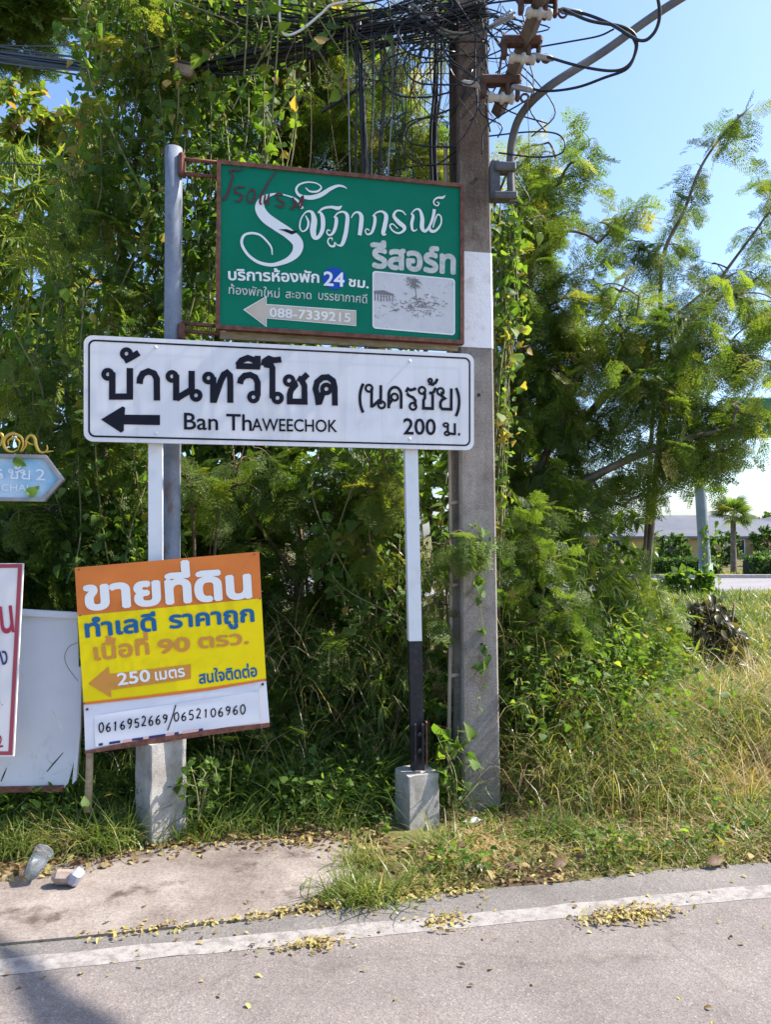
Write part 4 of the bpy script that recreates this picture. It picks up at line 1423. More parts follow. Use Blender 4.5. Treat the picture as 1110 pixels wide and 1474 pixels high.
bundle([Q(-60, 70, 7.5), Q(120, 92, 6.0), Q(250, 100, 5.2), Q(380, 72, 4.9), Q(500, 48, 4.75), Q(640, 30, 4.6), Q(700, 10, 4.5)], 22, .025, .006, 'thick sagging bundle of black cables coming from the left to the concrete pole')
bundle([Q(300, 20, 5.0), Q(420, 40, 4.85), Q(520, 36, 4.75), Q(600, 20, 4.7), Q(648, 5, 4.65)], 26, .05, .005, 'tangled mass of dark cables coiled left of the pole top')
bundle([Q(512, 20, 4.72), Q(520, 120, 4.72), Q(524, 250, 4.72), Q(526, 420, 4.72), Q(528, 560, 4.72)], 9, .012, .006, 'tight strand of black cables dropping behind the middle of the green sign')
bundle([Q(632, 30, 4.82), Q(630, 120, 4.82), Q(624, 200, 4.82), Q(628, 300, 4.82), Q(640, 420, 4.8)], 8, .014, .009, 'thick black cable run hugging the left side of the concrete pole')
bundle([Q(590, 8, 4.62), Q(640, 48, 4.6), Q(690, 45, 4.56), Q(740, 22, 4.4)], 5, .012, .006, 'short grey wires wrapped across the top of the concrete pole', M['grey_cable'], sagj=.0)
cable([Q(402, -10, 4.6), Q(403, 30, 4.6), Q(410, 50, 4.6), Q(432, 44, 4.6), Q(462, 20, 4.6), Q(475, 8, 4.6), Q(500, 2, 4.6)], .0075, M['white_cable'], 'single white cable hanging in a loop below the cable bundle')
# cables hanging behind the green sign
for k, (x, x2) in enumerate(((498, 508), (505, 511), (514, 516), (533, 535), (541, 538), (548, 552), (556, 546), (562, 566), (570, 560), (579, 571), (587, 598), (595, 580))):
    D = 4.68 + .05 * rng.random()
    cable([Q(x + rng.normal(0, 4), 20 + rng.uniform(-20, 30), D), Q((x + x2) / 2 + rng.normal(0, 4), 140, D), Q(x2 + rng.normal(0, 3), 260, D), Q(x2 + rng.normal(0, 5), 470, D)], rng.choice([.0022, .003, .0045]), BK if k % 4 else M['grey_cable'],
          'thin cable hanging straight down behind the green sign' if k % 4 else 'pale thin cable hanging straight down behind the green sign', group='cables hanging behind the green sign')
mb = MB()
for k in range(84):
    x, y = rng.uniform(565, 725), rng.uniform(-20, 60); D = rng.uniform(4.45, 4.85)
    q = [Q(x, y, D)]
    dx, dy = rng.normal(0, 26), rng.normal(10, 14)
    for t in range(5):
        x += dx; y += dy; q.append(Q(x, y, D)); dx = dx * .5 + rng.normal(0, 22); dy = dy * .6 + rng.normal(6, 15)
        x = min(max(x, 555), 735)
    mb.tube(smooth_path(q, 5), rng.choice([.002, .003, .0045]), 5)
tag(mb.build('wire_tangle', BK), 'messy tangle of thin black wires wound about the top of the concrete pole', 'wires')
mb = MB()
for k in range(46):
    x, y = rng.uniform(400, 660), rng.uniform(-10, 70); D = rng.uniform(4.65, 4.95)
    L_ = abs(rng.normal(0, 130)) + 30
    q = [Q(x, y, D), Q(x + rng.normal(0, 9), y + L_ * .4, D), Q(x + rng.normal(0, 14), y + L_ * .75, D), Q(x + rng.normal(0, 18), y + L_, D)]
    mb.tube(smooth_path(q, 5), rng.choice([.0015, .002, .003]), 5)
tag(mb.build('wire_fringe', M['twig']), 'ragged fringe of dead stems and loose wires hanging from the cable bundle', 'wires')
# drip loops
LOOPS = [
    ([Q(655, 75, 4.6), Q(610, 70, 4.58), Q(560, 84, 4.6), Q(548, 112, 4.62), Q(570, 136, 4.62), Q(612, 140, 4.6), Q(652, 132, 4.6)], .0055, 'wide black cable coil farthest left of the pole under the bundle'),
    ([Q(655, 22, 4.55), Q(610, 18, 4.5), Q(575, 40, 4.5), Q(582, 72, 4.5), Q(620, 84, 4.5), Q(660, 78, 4.5)], .006, 'black cable coil crossing the bundle left of the pole top'),
    ([Q(700, 40, 4.5), Q(722, 70, 4.45), Q(716, 120, 4.45), Q(700, 150, 4.5), Q(706, 190, 4.55)], .005, 'black cable hanging in a curve between the pole and the clamp arm'),
    ([Q(700, 60, 4.55), Q(650, 60, 4.52), Q(606, 63, 4.5), Q(586, 80, 4.5), Q(584, 102, 4.5), Q(602, 119, 4.5), Q(640, 122, 4.52), Q(676, 121, 4.54), Q(712, 118, 4.5)], .006, 'black cable looping left around the pole just under its top'),
    ([Q(680, 100, 4.6), Q(660, 150, 4.62), Q(606, 172, 4.64), Q(587, 185, 4.64), Q(588, 203, 4.64), Q(610, 210, 4.64), Q(655, 212, 4.66)], .006, 'black cable loop left of the pole above the green sign, middle of three'),
    ([Q(660, 215, 4.7), Q(625, 238, 4.68), Q(594, 230, 4.66), Q(580, 208, 4.66), Q(590, 175, 4.66), Q(640, 168, 4.7)], .005, 'black cable loop left of the pole, lowest one touching the green sign edge'),
    ([Q(694, 20, 4.5), Q(700, 90, 4.52), Q(694, 140, 4.53), Q(672, 190, 4.55), Q(650, 215, 4.58)], .004, 'thin black cable slanting down across the face of the concrete pole'),
    ([Q(650, -8, 4.5), Q(676, 30, 4.48), Q(694, 60, 4.5), Q(704, 110, 4.52)], .0045, 'thin black cable running down the face of the pole top'),
    ([Q(704, 196, 4.6), Q(760, 190, 4.5), Q(800, 192, 4.45), Q(814, 206, 4.42), Q(806, 222, 4.42), Q(770, 226, 4.45), Q(718, 220, 4.55)], .005, 'black cable loop just right of the pole below the lamp arm'),
    ([Q(806, 14, 3.85), Q(842, 20, 3.8), Q(880, 35, 3.7), Q(920, 58, 3.6), Q(940, 50, 3.55), Q(950, 25, 3.5), Q(946, -10, 3.45), Q(930, -60, 3.4)], .008, 'thick black service wire looping up to the right from the topmost clamp'),
    ([Q(776, 78, 4.08), Q(830, 94, 3.95), Q(880, 102, 3.85), Q(905, 94, 3.8), Q(917, 70, 3.75), Q(914, 50, 3.72), Q(895, 38, 3.7), Q(850, 30, 3.72), Q(812, 14, 3.8)], .0075, 'black service wire bending back in a wide loop from the middle clamp'),
    ([Q(750, 124, 4.33), Q(786, 131, 4.25), Q(830, 126, 4.1), Q(870, 112, 3.95), Q(904, 98, 3.85), Q(916, 70, 3.8), Q(912, 54, 3.8)], .0075, 'black service wire sweeping right from the lowest clamp'),
    ([Q(700, 5, 4.5), Q(760, 0, 4.4), Q(806, 14, 4.2), Q(850, 22, 4.0), Q(902, 44, 3.8)], .006, 'black wire crossing from the pole top toward the looped service wires'),
    ([Q(774, 68, 4.2), Q(820, 60, 4.1), Q(862, 52, 4.0), Q(884, 42, 3.9)], .005, 'short black wire above the middle service loop'),
    ([Q(742, 255, 4.5), Q(752, 268, 4.45), Q(762, 285, 4.45), Q(758, 296, 4.45), Q(742, 290, 4.5)], .003, 'thin black wire curl beside the lamp clamp'),
    ([Q(758, 92, 4.2), Q(760, 160, 4.2), Q(762, 215, 4.3), Q(756, 262, 4.45)], .0016, 'hair thin wire hanging from the middle clamp to the lamp clamp'),
    ([Q(-40, 232, 6.6), Q(60, 238, 6.0), Q(115, 242, 5.6), Q(200, 250, 5.3)], .006, 'single black cable crossing the sunny leaves at the left edge'),
    ([Q(-60, 62, 8), Q(40, 66, 7), Q(130, 64, 6), Q(260, 60, 5.2), Q(420, 62, 4.9)], .005, 'upper black cable crossing the sky gap at the top left'),
    ([Q(-60, 72, 8), Q(50, 84, 7), Q(128, 102, 6), Q(190, 110, 5.5), Q(300, 95, 5)], .007, 'lower black cable crossing the sky gap at the top left'),
    ([Q(300, 130, 5.0), Q(420, 128, 4.9), Q(540, 108, 4.8), Q(650, 106, 4.7)], .0025, 'thin level wire crossing in front of the bright leaves above the green sign'),
    ([Q(462, 162, 4.8), Q(500, 138, 4.8), Q(528, 120, 4.8)], .011, 'short dark stub of cable slanting among the leaves above the green sign'),
    ([Q(560, 246, 4.66), Q(610, 238, 4.65), Q(660, 236, 4.66)], .005, 'black cable lying along the top of the green sign near the pole'),
    ([Q(540, 30, 4.7), Q(580, 160, 4.7), Q(560, 210, 4.7), Q(520, 262, 4.7)], .003, 'thin black cable curving down to the top of the green sign'),
]
for pts, r, lb in LOOPS: cable(pts, r, BK, lb)
for k, (x, y, D, lb) in enumerate(((752, 127, 4.3, 'grey sleeve joining the wire to the lowest clamp'), (780, 82, 4.06, 'grey sleeve joining the wire to the middle clamp'), (822, 17, 3.84, 'grey sleeve joining the wire to the topmost clamp'), (680, 121, 4.53, 'pale sleeve on the cable loop that crosses the pole'))):
    mb = MB(); mb.tube([Q(x - 16, y - 3, D), Q(x - 12, y - 2, D), Q(x + 12, y + 2, D), Q(x + 18, y + 4, D)], [.008, .016, .016, .008], 10)
    tag(mb.build('cable_sleeve', M['galv'] if k < 3 else M['porcelain']), lb, 'cable sleeve')
root = empty('junction_box', Q(265, 104, 5.0), 'small tan junction box hanging under the cable bundle', 'box')
mb = MB(); mb.box(Q(265, 104, 5.02), (.13, .09, .075), Matrix.Rotation(.2, 3, 'Y'), bevel=.012); mb.build('body', weathered('tan_plastic', (.36, .26, .18), (.46, .36, .27), 8), root)
mb = MB(); mb.box(Q(265, 94, 5.02), (.15, .10, .016), Matrix.Rotation(.2, 3, 'Y'), bevel=.005); mb.build('lid', M['conduit'], root)

# ------------------------------------------------------------------ trees, shrubs and creepers
def G(x, y): return float(gz(x, y))
def base(x, y): return Vector((x, y, G(x, y) - .05))
def B(px, py, D, rx, ry, rz, n): return (tuple(Q(px, py, D)), (rx, ry, rz), n)


LM = [M['bark'], M['leucaena']]
b0 = base(1.15, 6.1)
plant('leucaena_tree', 'large feathery leaved tree right of the concrete pole with long arching branches', 'tree',
      [[b0, Q(765, 740, 6.1), Q(800, 620, 6.1), Q(850, 500, 6.1), Q(905, 400, 6.0)],
       [b0, Q(770, 760, 6.0), Q(850, 690, 5.9), Q(960, 640, 5.8), Q(1085, 612, 5.7)],
       [b0, Q(745, 700, 6.2), Q(745, 560, 6.2), Q(760, 420, 6.2), Q(775, 330, 6.2)],
       [b0, Q(800, 690, 6.3), Q(880, 560, 6.3), Q(990, 440, 6.3), Q(1080, 380, 6.2)]],
      [B(765, 470, 6.3, .45, .5, .55, 60), B(755, 360, 6.2, .32, .4, .4, 28), B(850, 450, 6.1, .45, .5, .32, 40), B(850, 560, 6.1, .5, .5, .45, 52),
       B(770, 620, 6.2, .45, .5, .5, 60), B(950, 480, 6.2, .4, .4, .28, 20), B(1050, 450, 6.2, .45, .4, .3, 16), B(960, 590, 6.0, .5, .4, .3, 20),
       B(1060, 530, 6.0, .4, .4, .35, 12), B(900, 690, 6.0, .45, .4, .2, 16), B(800, 720, 6.0, .45, .4, .4, 40), B(1000, 660, 5.9, .5, .3, .12, 9),
       B(800, 280, 6.3, .15, .2, .2, 6), B(830, 240, 6.3, .10, .2, .16, 5), B(850, 200, 6.3, .06, .1, .08, 3), B(870, 330, 6.2, .12, .2, .16, 5), B(905, 300, 6.2, .08, .1, .12, 3), B(1010, 500, 6.0, .45, .4, .35, 16), B(1075, 600, 5.8, .22, .2, .2, 14), B(950, 640, 5.9, .35, .3, .15, 10)],
      T_BIP, LM, (.15, .28), 5.2, r=(.0028, .042), tone=(.46, .25), seed=11, sag=.14, droop=.6, up_jit=.75)
b1 = base(2.3, 7.0)
plant('leucaena_tree', 'slender feathery tree at the right with one tall bare shoot against the sky', 'tree',
      [[b1, Q(940, 600, 7.0), Q(950, 480, 6.9), Q(955, 370, 6.8), Q(985, 305, 6.8), Q(1010, 240, 6.8), Q(1045, 190, 6.8), Q(1085, 150, 6.8)],
       [b1, Q(960, 560, 7), Q(1020, 430, 7), Q(1090, 330, 7), Q(1140, 260, 7)]],
      [B(955, 360, 6.8, .25, .3, .2, 10), B(1090, 340, 7, .25, .4, .3, 8), B(1100, 430, 7, .4, .4, .3, 20), B(1010, 250, 6.8, .10, .2, .16, 4), B(1035, 205, 6.8, .10, .1, .10, 4), B(1075, 165, 6.8, .12, .2, .10, 6),
       B(1010, 420, 7, .45, .4, .3, 20), B(1110, 260, 7, .12, .3, .14, 5), B(1100, 520, 7.0, .35, .4, .3, 12), B(985, 310, 6.9, .14, .3, .18, 5), B(1000, 540, 7.1, .5, .4, .3, 14), B(900, 360, 6.9, .3, .3, .12, 7), B(1010, 650, 7.2, .45, .4, .14, 10)],
      T_BIP, LM, (.14, .25), 4.6, r=(.0025, .03), tone=(.46, .25), seed=12, sag=.14, droop=.65, up_jit=.75)
b2 = base(.2, 6.7)
plant('leucaena_tree', 'tall feathery tree behind the green sign with bright leaves lit from behind', 'tree',
      [[b2, Q(560, 760, 6.7), Q(540, 500, 6.7), Q(560, 300, 6.6), Q(600, 100, 6.5), Q(640, -60, 6.4)],
       [b2, Q(520, 640, 6.6), Q(480, 420, 6.5), Q(430, 220, 6.4), Q(400, 60, 6.3), Q(380, -100, 6.2)],
       [b2, Q(600, 560, 6.9), Q(680, 380, 6.9), Q(740, 230, 6.8), Q(790, 205, 6.6)]],
      [B(590, 220, 6.5, .4, .5, .5, 60), B(480, 180, 6.4, .55, .5, .5, 85), B(380, 130, 6.3, .5, .5, .5, 70), B(390, 10, 6.2, .6, .5, .4, 60), B(510, 60, 6.3, .55, .5, .35, 60),
       B(640, 30, 6.4, .22, .4, .35, 12), B(770, 240, 6.7, .3, .3, .2, 16), B(770, 300, 6.6, .3, .3, .2, 20), B(400, 320, 6.6, .5, .5, .5, 60), B(560, 400, 6.9, .6, .5, .5, 60), B(300, 60, 6.2, .5, .5, .5, 50),
       B(450, -120, 6.2, .9, .7, .5, 60)],
      T_BIP, LM, (.16, .29), 4.8, r=(.003, .05), tone=(.6, .24), seed=13, sag=.10, droop=.5, up_jit=.7)  # raised leaf tone puts the yellow backlight into the leaf colour
b3 = base(-.45, 5.7)
plant('leucaena_shrub', 'dark feathery shrub filling the gap between the two white posts', 'shrub',
      [[b3, Q(470, 900, 5.7), Q(460, 760, 5.7), Q(470, 620, 5.7)], [b3, Q(430, 850, 5.6), Q(350, 720, 5.5), Q(330, 600, 5.6)], [b3, Q(520, 860, 5.6), Q(540, 720, 5.5), Q(555, 600, 5.5)]],
      [B(480, 760, 5.8, .5, .4, .6, 90), B(340, 720, 5.6, .4, .4, .5, 60), B(545, 700, 5.6, .3, .4, .4, 44), B(420, 900, 5.7, .6, .4, .4, 60), B(560, 880, 5.7, .35, .4, .5, 44), B(500, 1000, 5.6, .6, .3, .25, 40)],
      T_BIP, [M['twig'], M['leucaena']], (.14, .26), 5, r=(.003, .022), tone=(.36, .2), seed=14, sag=.1, droop=.5)  # low leaf tone colours in the shade between the posts
b4 = base(-2.0, 5.6)
plant('leucaena_shrub', 'dark feathery shrub rising behind the white board and the arrow sign', 'shrub',
      [[b4, Q(170, 880, 5.6), Q(160, 740, 5.5), Q(180, 620, 5.5)], [b4, Q(80, 860, 5.3), Q(60, 760, 5.0), Q(40, 720, 4.9)]],
      [B(70, 770, 5.1, .4, .3, .35, 60), B(170, 740, 5.4, .4, .4, .5, 70), B(20, 840, 5.2, .4, .3, .3, 40), B(280, 760, 5.6, .4, .3, .5, 50), B(180, 900, 5.5, .6, .3, .4, 50)],
      T_BIP, [M['twig'], M['leucaena']], (.14, .26), 5, r=(.003, .022), tone=(.33, .2), seed=15, sag=.12, droop=.5)
# dense backing shrubs, leaf tone lowered to paint the thicket's shade
for k, (px, D, z, w, h, n, tn, lb, tt, lf) in enumerate((
        (-60, 7.6, 1.3, 1.0, 1.3, 150, .40, 'leafy green bush at the far left behind the arrow sign', T_OVAL, (.09, .15)),
        (130, 7.9, 2.7, 1.3, 1.6, 330, .38, 'tall leafy bush backing the hanging creeper', T_OVAL, (.09, .15)),
        (330, 8.0, 2.9, 1.2, 1.5, 300, .38, 'tall leafy bush backing the left half of the green sign', T_OVAL, (.09, .15)),
        (240, 7.0, 1.5, 1.2, 1.6, 300, .34, 'dark leafy bush behind the pale blue pole', T_OVAL, (.09, .15)),
        (430, 7.4, 1.6, 1.2, 1.8, 300, .34, 'dark leafy bush in the shade behind the white direction sign', T_OVAL, (.08, .14)),
        (620, 7.2, 1.5, 1.0, 1.7, 260, .36, 'dark leafy bush directly behind the concrete pole', T_OVAL, (.08, .14)),
        (830, 7.4, 1.1, .9, 1.2, 230, .42, 'leafy green bush under the large feathery tree', T_OVAL, (.07, .13)))):
    c = Q(px, HY, D); bb = base(c.x, c.y)
    plant('bush', lb, 'bush', [[bb, bb + Vector((.1, 0, .7)), bb + Vector((0, .1, 1.6 if z > 1.1 else 1.0))], [bb, bb + Vector((-.4, 0, .8)), bb + Vector((-.6, .1, 1.5 if z > 1.1 else .9))]],
          [((c.x, c.y, z), (w, .5, h), n)], tt, [M['twig'], M['oval']], lf, 12, r=(.003, .03), tone=(tn * .8, .2), seed=30 + k, droop=.25)
for k, (px, D, z, w, h, n, lb) in enumerate(((120, 8.8, 3.4, 1.5, 1.6, 190, 'tall broad leaved tree behind the creeper on the left'), (420, 9.2, 3.8, 1.6, 1.7, 170, 'tall broad leaved tree far behind the green sign'), (690, 9.4, 2.6, 1.0, 1.1, 130, 'broad leaved tree seen behind the white band of the pole'))):
    c = Q(px, HY, D); bb = base(c.x, c.y)
    plant('broadleaf_tree', lb, 'tree', [[bb, bb + Vector((.1, 0, 1.2)), Vector((c.x, c.y, z)), Vector((c.x + .2, c.y, z + h * .6))]],
          [((c.x, c.y, z), (w, .7, h), n)], T_OVAL, [M['bark'], M['oval']], (.12, .2), 12, r=(.004, .06), tone=(.46, .22), seed=40 + k, droop=.3)
# far left sunny growth
c = Q(10, 300, 7.6); bb = base(c.x, c.y)
plant('bamboo_clump', 'sunlit yellow green bamboo clump at the left edge', 'bamboo',
      [[bb + Vector((-.2 + .2 * k, 0, 0)), bb + Vector((-.3 + .22 * k, .1, 2)), Q(-60 + 55 * k, 260, 7.5), Q(-90 + 75 * k, 170, 7.3)] for k in range(4)],
      [B(10, 270, 7.4, .6, .5, .5, 100), B(50, 380, 7.3, .5, .5, .45, 90), B(-30, 420, 7.3, .5, .5, .5, 70), B(20, 520, 7.2, .6, .4, .5, 80), B(100, 290, 7.6, .3, .4, .4, 40)],
      T_LANCE, [M['vinestem'], M['bamboo']], (.12, .22), 16, r=(.003, .02), tone=(.58, .2), seed=50, sag=.2, droop=.6)
c = Q(30, 150, 11); bb = base(c.x, c.y)
plant('broadleaf_tree', 'sparse tree with browning oval leaves under the sky gap at upper left', 'tree',
      [[bb, bb + Vector((0, 0, 3)), Q(20, 300, 11), Q(30, 160, 11)], [bb, bb + Vector((.4, 0, 3)), Q(120, 320, 11), Q(150, 200, 11)]],
      [B(20, 180, 11, .9, .6, .7, 80), B(110, 200, 11, .6, .6, .4, 50), B(130, 300, 11, .8, .6, .8, 80), B(-60, 260, 11, .8, .6, .9, 50), B(60, 330, 11, .9, .6, .6, 60)],
      T_OVAL, [M['bark'], M['oval']], (.12, .19), 11, r=(.005, .06), tone=(.6, .25), seed=51, droop=.4)
c = Q(-60, 20, 8.6); bb = base(c.x, c.y)
plant('leucaena_tree', 'fine leaved tree whose dark fringe hangs into the top left corner', 'tree',
      [[bb, bb + Vector((-.1, 0, 2.6)), Q(-60, 140, 8.6), Q(0, 20, 8.4), Q(60, -40, 8.3)]],
      [B(20, 30, 8.4, .5, .5, .3, 60), B(-60, 10, 8.5, .6, .5, .6, 60), B(90, -10, 8.3, .4, .4, .2, 30), B(20, -90, 8.4, .9, .5, .5, 40)],
      T_BIPL, LM, (.2, .3), 7, r=(.004, .05), tone=(.35, .2), seed=52, droop=.5)


def creeper(name, label, strands, templ, mats, leaf, per_m, tone, seed, wob=.08, up_jit=.6, thick=.005, spread=.05, drop=.5, cat='climbing plant'):
    """hanging or climbing strands with leaves along them"""
    rng = np.random.default_rng(seed)
    root = empty(name, Vector(strands[0][-1]), label, cat)
    wood, cl = Cloud(), Cloud()
    P, D = [], []
    for st in strands:
        q = np.array([tuple(p) for p in smooth_path([Vector(p) + Vector(rng.normal(0, wob, 3)) for p in st], 8)])
        tubes(wood, [q], [np.full(len(q), thick)], 4)
        seg = np.linalg.norm(np.diff(q, axis=0), axis=1); L = seg.sum()
        k = max(2, int(L * per_m))
        u = np.sort(rng.uniform(0, len(q) - 1.001, k)); i = u.astype(int); f = (u - i)[:, None]
        P.append(q[i] * (1 - f) + q[i + 1] * f + rng.normal(0, spread, (k, 3)))
        d = rng.normal(0, 1, (k, 3)) + np.array([0, -.25, -drop]); D.append(d)
    wood.build('stem', [mats[0]], root)
    P = np.concatenate(P); D = np.concatenate(D); k = len(P)
    # leaves face the open side
    up = np.array([.25, -.75, .7]) + rng.normal(0, up_jit, (k, 3))
    Ms = frames(D, up, leaf[0] * .75 + (leaf[1] * 1.25 - leaf[0] * .75) * rng.uniform(0, 1, k) ** 2.2)
    w = rng.integers(0, len(templ), k); tn = np.clip(rng.normal(tone[0], tone[1], k) + .25 * np.sin(P[:, 0] * 6 + P[:, 2] * 4) * np.sin(P[:, 2] * 7 - P[:, 0] * 3), 0, 1)
    for a, (tv, tf) in enumerate(templ):
        s = w == a; cl.inst(tv, tf, Ms[s], P[s], tn[s])
    cl.build('foliage', [mats[1]], root)
    return root


b9 = base(-1.95, 5.5)
plant('leucaena_tree', 'feathery tree woven through the hanging creeper left of the blue pole', 'tree',
      [[b9, Q(150, 640, 5.4), Q(170, 420, 5.3), Q(200, 200, 5.2), Q(230, 40, 5.2)], [b9, Q(100, 620, 5.4), Q(90, 450, 5.3), Q(70, 330, 5.3)]],
      [B(190, 240, 5.15, .35, .3, .35, 26), B(130, 360, 5.1, .35, .3, .35, 24), B(260, 380, 5.3, .3, .3, .35, 22), B(190, 480, 5.0, .4, .25, .3, 26), B(240, 100, 5.1, .4, .3, .3, 24), B(60, 560, 5.0, .35, .3, .3, 22), B(140, 620, 4.95, .35, .2, .25, 16)],
      T_BIP, LM, (.13, .24), 4, r=(.0025, .03), tone=(.55, .25), seed=58, sag=.12, droop=.6, up_jit=.75)
rng = np.random.default_rng(60)
VM = [M['vinestem'], M['vine']]
S = []
for k in range(34):
    x = rng.uniform(120, 300); D = rng.uniform(4.9, 5.7); y1_ = rng.uniform(300, 540)
    S.append([Q(x + rng.normal(0, 15), -40, D), Q(x + rng.normal(0, 20), 120, D), Q(x + rng.normal(0, 20), 280, D), Q(x - 15 + rng.normal(0, 25), y1_, D)])
for k in range(12):
    y = rng.uniform(-30, 70); D = rng.uniform(4.9, 5.4)
    S.append([Q(110, y + 10, D), Q(220, y + rng.normal(0, 12), D), Q(330, y + rng.normal(0, 12), D), Q(420, y - 10, D)])
creeper('creeper', 'heart leaved creeper hanging as a thick dark curtain left of the blue pole top', S, T_HEART, VM, (.028, .068), 80, (.5, .25), 61, .07, .8)
S = []
for k in range(30):
    x = rng.uniform(-30, 260); D = rng.uniform(4.75, 5.3)
    S.append([Q(x + 30, rng.uniform(400, 520), D), Q(x + rng.normal(0, 25), 600, D), Q(x - 10 + rng.normal(0, 25), 740, D), Q(x - 20 + rng.normal(0, 30), rng.uniform(800, 900), D)])
creeper('creeper', 'dark low creeper mass between the arrow sign and the white direction sign', S, T_HEART, VM, (.03, .07), 60, (.42, .24), 62, .07, .8)
S = []
for k in range(20):
    x = rng.uniform(265, 420); D = rng.uniform(5.0, 5.8)
    S.append([Q(x + rng.normal(0, 10), rng.uniform(40, 120), D), Q(x + rng.normal(0, 15), 200, D), Q(x + rng.normal(0, 15), 330, D), Q(x + rng.normal(0, 20), rng.uniform(380, 520), D)])
creeper('creeper', 'loose creeper strands hanging behind the left end of the green sign', S, T_HEART, VM, (.04, .085), 36, (.45, .25), 63, .05, .7)
S = []
for k in range(16):
    x = rng.uniform(460, 650); D = rng.uniform(5.0, 5.5)
    S.append([Q(x, rng.uniform(560, 640), D), Q(x + rng.normal(0, 20), 720, D), Q(x + rng.normal(0, 25), 830, D), Q(x + rng.normal(0, 25), rng.uniform(880, 1000), D)])
creeper('creeper', 'green creeper in the shade beside the right white post', S, T_HEART, VM, (.035, .08), 36, (.42, .25), 64, .07, .7)
for k, (px, D, h, wx, n, tt, lf, tn, mt, lb) in enumerate((
        (765, 5.25, 1.75, .38, 120, T_BIP, (.11, .18), .33, 'leucaena', 'feathery weed shrub standing close behind the right side of the concrete pole'),
        (830, 5.6, 1.55, .42, 150, T_LANCE, (.08, .15), .52, 'bamboo', 'narrow leaved weed shrub in front of the large feathery tree'),
        (900, 6.0, 1.25, .45, 110, T_BIP, (.11, .2), .42, 'leucaena', 'low feathery weed shrub sloping down toward the sunny field'),
        (735, 5.05, 1.0, .16, 60, T_LANCE, (.06, .12), .4, 'bamboo', 'narrow leaved weeds crowding the right edge of the concrete pole'),
        (850, 5.3, .85, .4, 110, T_HEART, (.025, .06), .5, 'vine', 'leafy weed mound on top of the straw bank'),
        (770, 5.5, 1.15, .45, 150, T_HEART, (.03, .07), .45, 'vine', 'small leaved weedy shrub right of the concrete pole above the straw'),
        (930, 6.6, .9, .45, 100, T_LANCE, (.09, .16), .6, 'bamboo', 'sunlit weedy shrub at the foot of the slender tree'))):
    c = Q(px, HY, D); bb = base(c.x, c.y)
    plant('weed_shrub', lb, 'shrub', [[bb, bb + Vector((.05, 0, h * .4)), bb + Vector((.1, 0, h * .8))], [bb, bb + Vector((-.2, -.1, h * .4)), bb + Vector((-.25, -.1, h * .7))]],
          [((c.x, c.y, bb.z + h * .55), (wx, .32, h * .48), n)], tt, [M['twig'], M[mt]], lf, 6 if tt is T_BIP else 11, r=(.002, .014), tone=(tn, .22), seed=300 + k, droop=.35)
for k, (px, D, h, wx, n, tt, lf, tn, mt, lb) in enumerate((
        (360, 4.95, .75, .45, 70, T_BIP, (.12, .2), .25, 'leucaena', 'low dark feathery growth just right of the orange and yellow sign'),
        (470, 5.1, .95, .45, 150, T_HEART, (.035, .08), .32, 'vine', 'dark tangled undergrowth between the sign posts'),
        (560, 5.0, .9, .3, 80, T_LANCE, (.08, .14), .34, 'bamboo', 'shaded weeds directly left of the black lower post'),
        (630, 5.05, .8, .2, 50, T_HEART, (.035, .08), .32, 'vine', 'shaded weeds between the black lower post and the concrete pole'),
        (200, 4.9, .8, .5, 120, T_HEART, (.04, .085), .3, 'vine', 'dark undergrowth behind the orange and yellow sign'),
        (60, 4.9, .9, .5, 100, T_HEART, (.04, .085), .3, 'vine', 'dark undergrowth behind the white board'))):
    c = Q(px, HY, D); bb = base(c.x, c.y)
    plant('undergrowth_shrub', lb, 'shrub', [[bb, bb + Vector((.05, 0, h * .4)), bb + Vector((.1, 0, h * .8))], [bb, bb + Vector((-.2, 0, h * .4)), bb + Vector((-.25, 0, h * .7))]],
          [((c.x, c.y, bb.z + h * .52), (wx, .25, h * .5), n)], tt, [M['twig'], M[mt]], lf, 6 if tt is T_BIP else 10, r=(.002, .010), tone=(tn, .2), seed=320 + k, droop=.35)  # dark tones paint the shade of the undergrowth into its leaves
S = []
for k in range(11):
    x = rng.uniform(708, 735)
    S.append([Q(712, 860, 5.0), Q(x, 560, 5.05), Q(x + rng.normal(0, 5), 420, 5.1), Q(x + 8, 300, 5.1)])
creeper('creeper', 'leafy creeper climbing just behind the right edge of the concrete pole', S, T_HEART, VM, (.035, .07), 30, (.6, .22), 66, .04, .7)
S = []
for k in range(16):
    x = rng.uniform(290, 560); D = rng.uniform(4.6, 4.8); y = rng.uniform(-40, 20)
    S.append([Q(x - 50, y - 20, D), Q(x, y + rng.normal(15, 10), D), Q(x + 20 + rng.normal(0, 12), y + rng.uniform(30, 70), D), Q(x + 20 + rng.normal(0, 16), y + rng.uniform(60, 190), D)])
creeper('creeper', 'bright loose creeper trailing over the thick cable bundle', S, T_HEART, VM, (.03, .08), 24, (.62, .22), 68, .05, .7)
fc = lambda px, py: Q(px, py, 4.575)
creeper('creeper', 'thin creeper climbing the front face of the concrete pole', [[fc(690, 740), fc(694, 800), fc(690, 860), fc(694, 920), fc(692, 980), fc(688, 1030)], [fc(690, 745), fc(676, 762), fc(655, 775)], [fc(694, 760), fc(708, 770), fc(716, 800)]],
        T_HEART, VM, (.035, .075), 26, (.3, .2), 67, .008, .3, .002, .012)
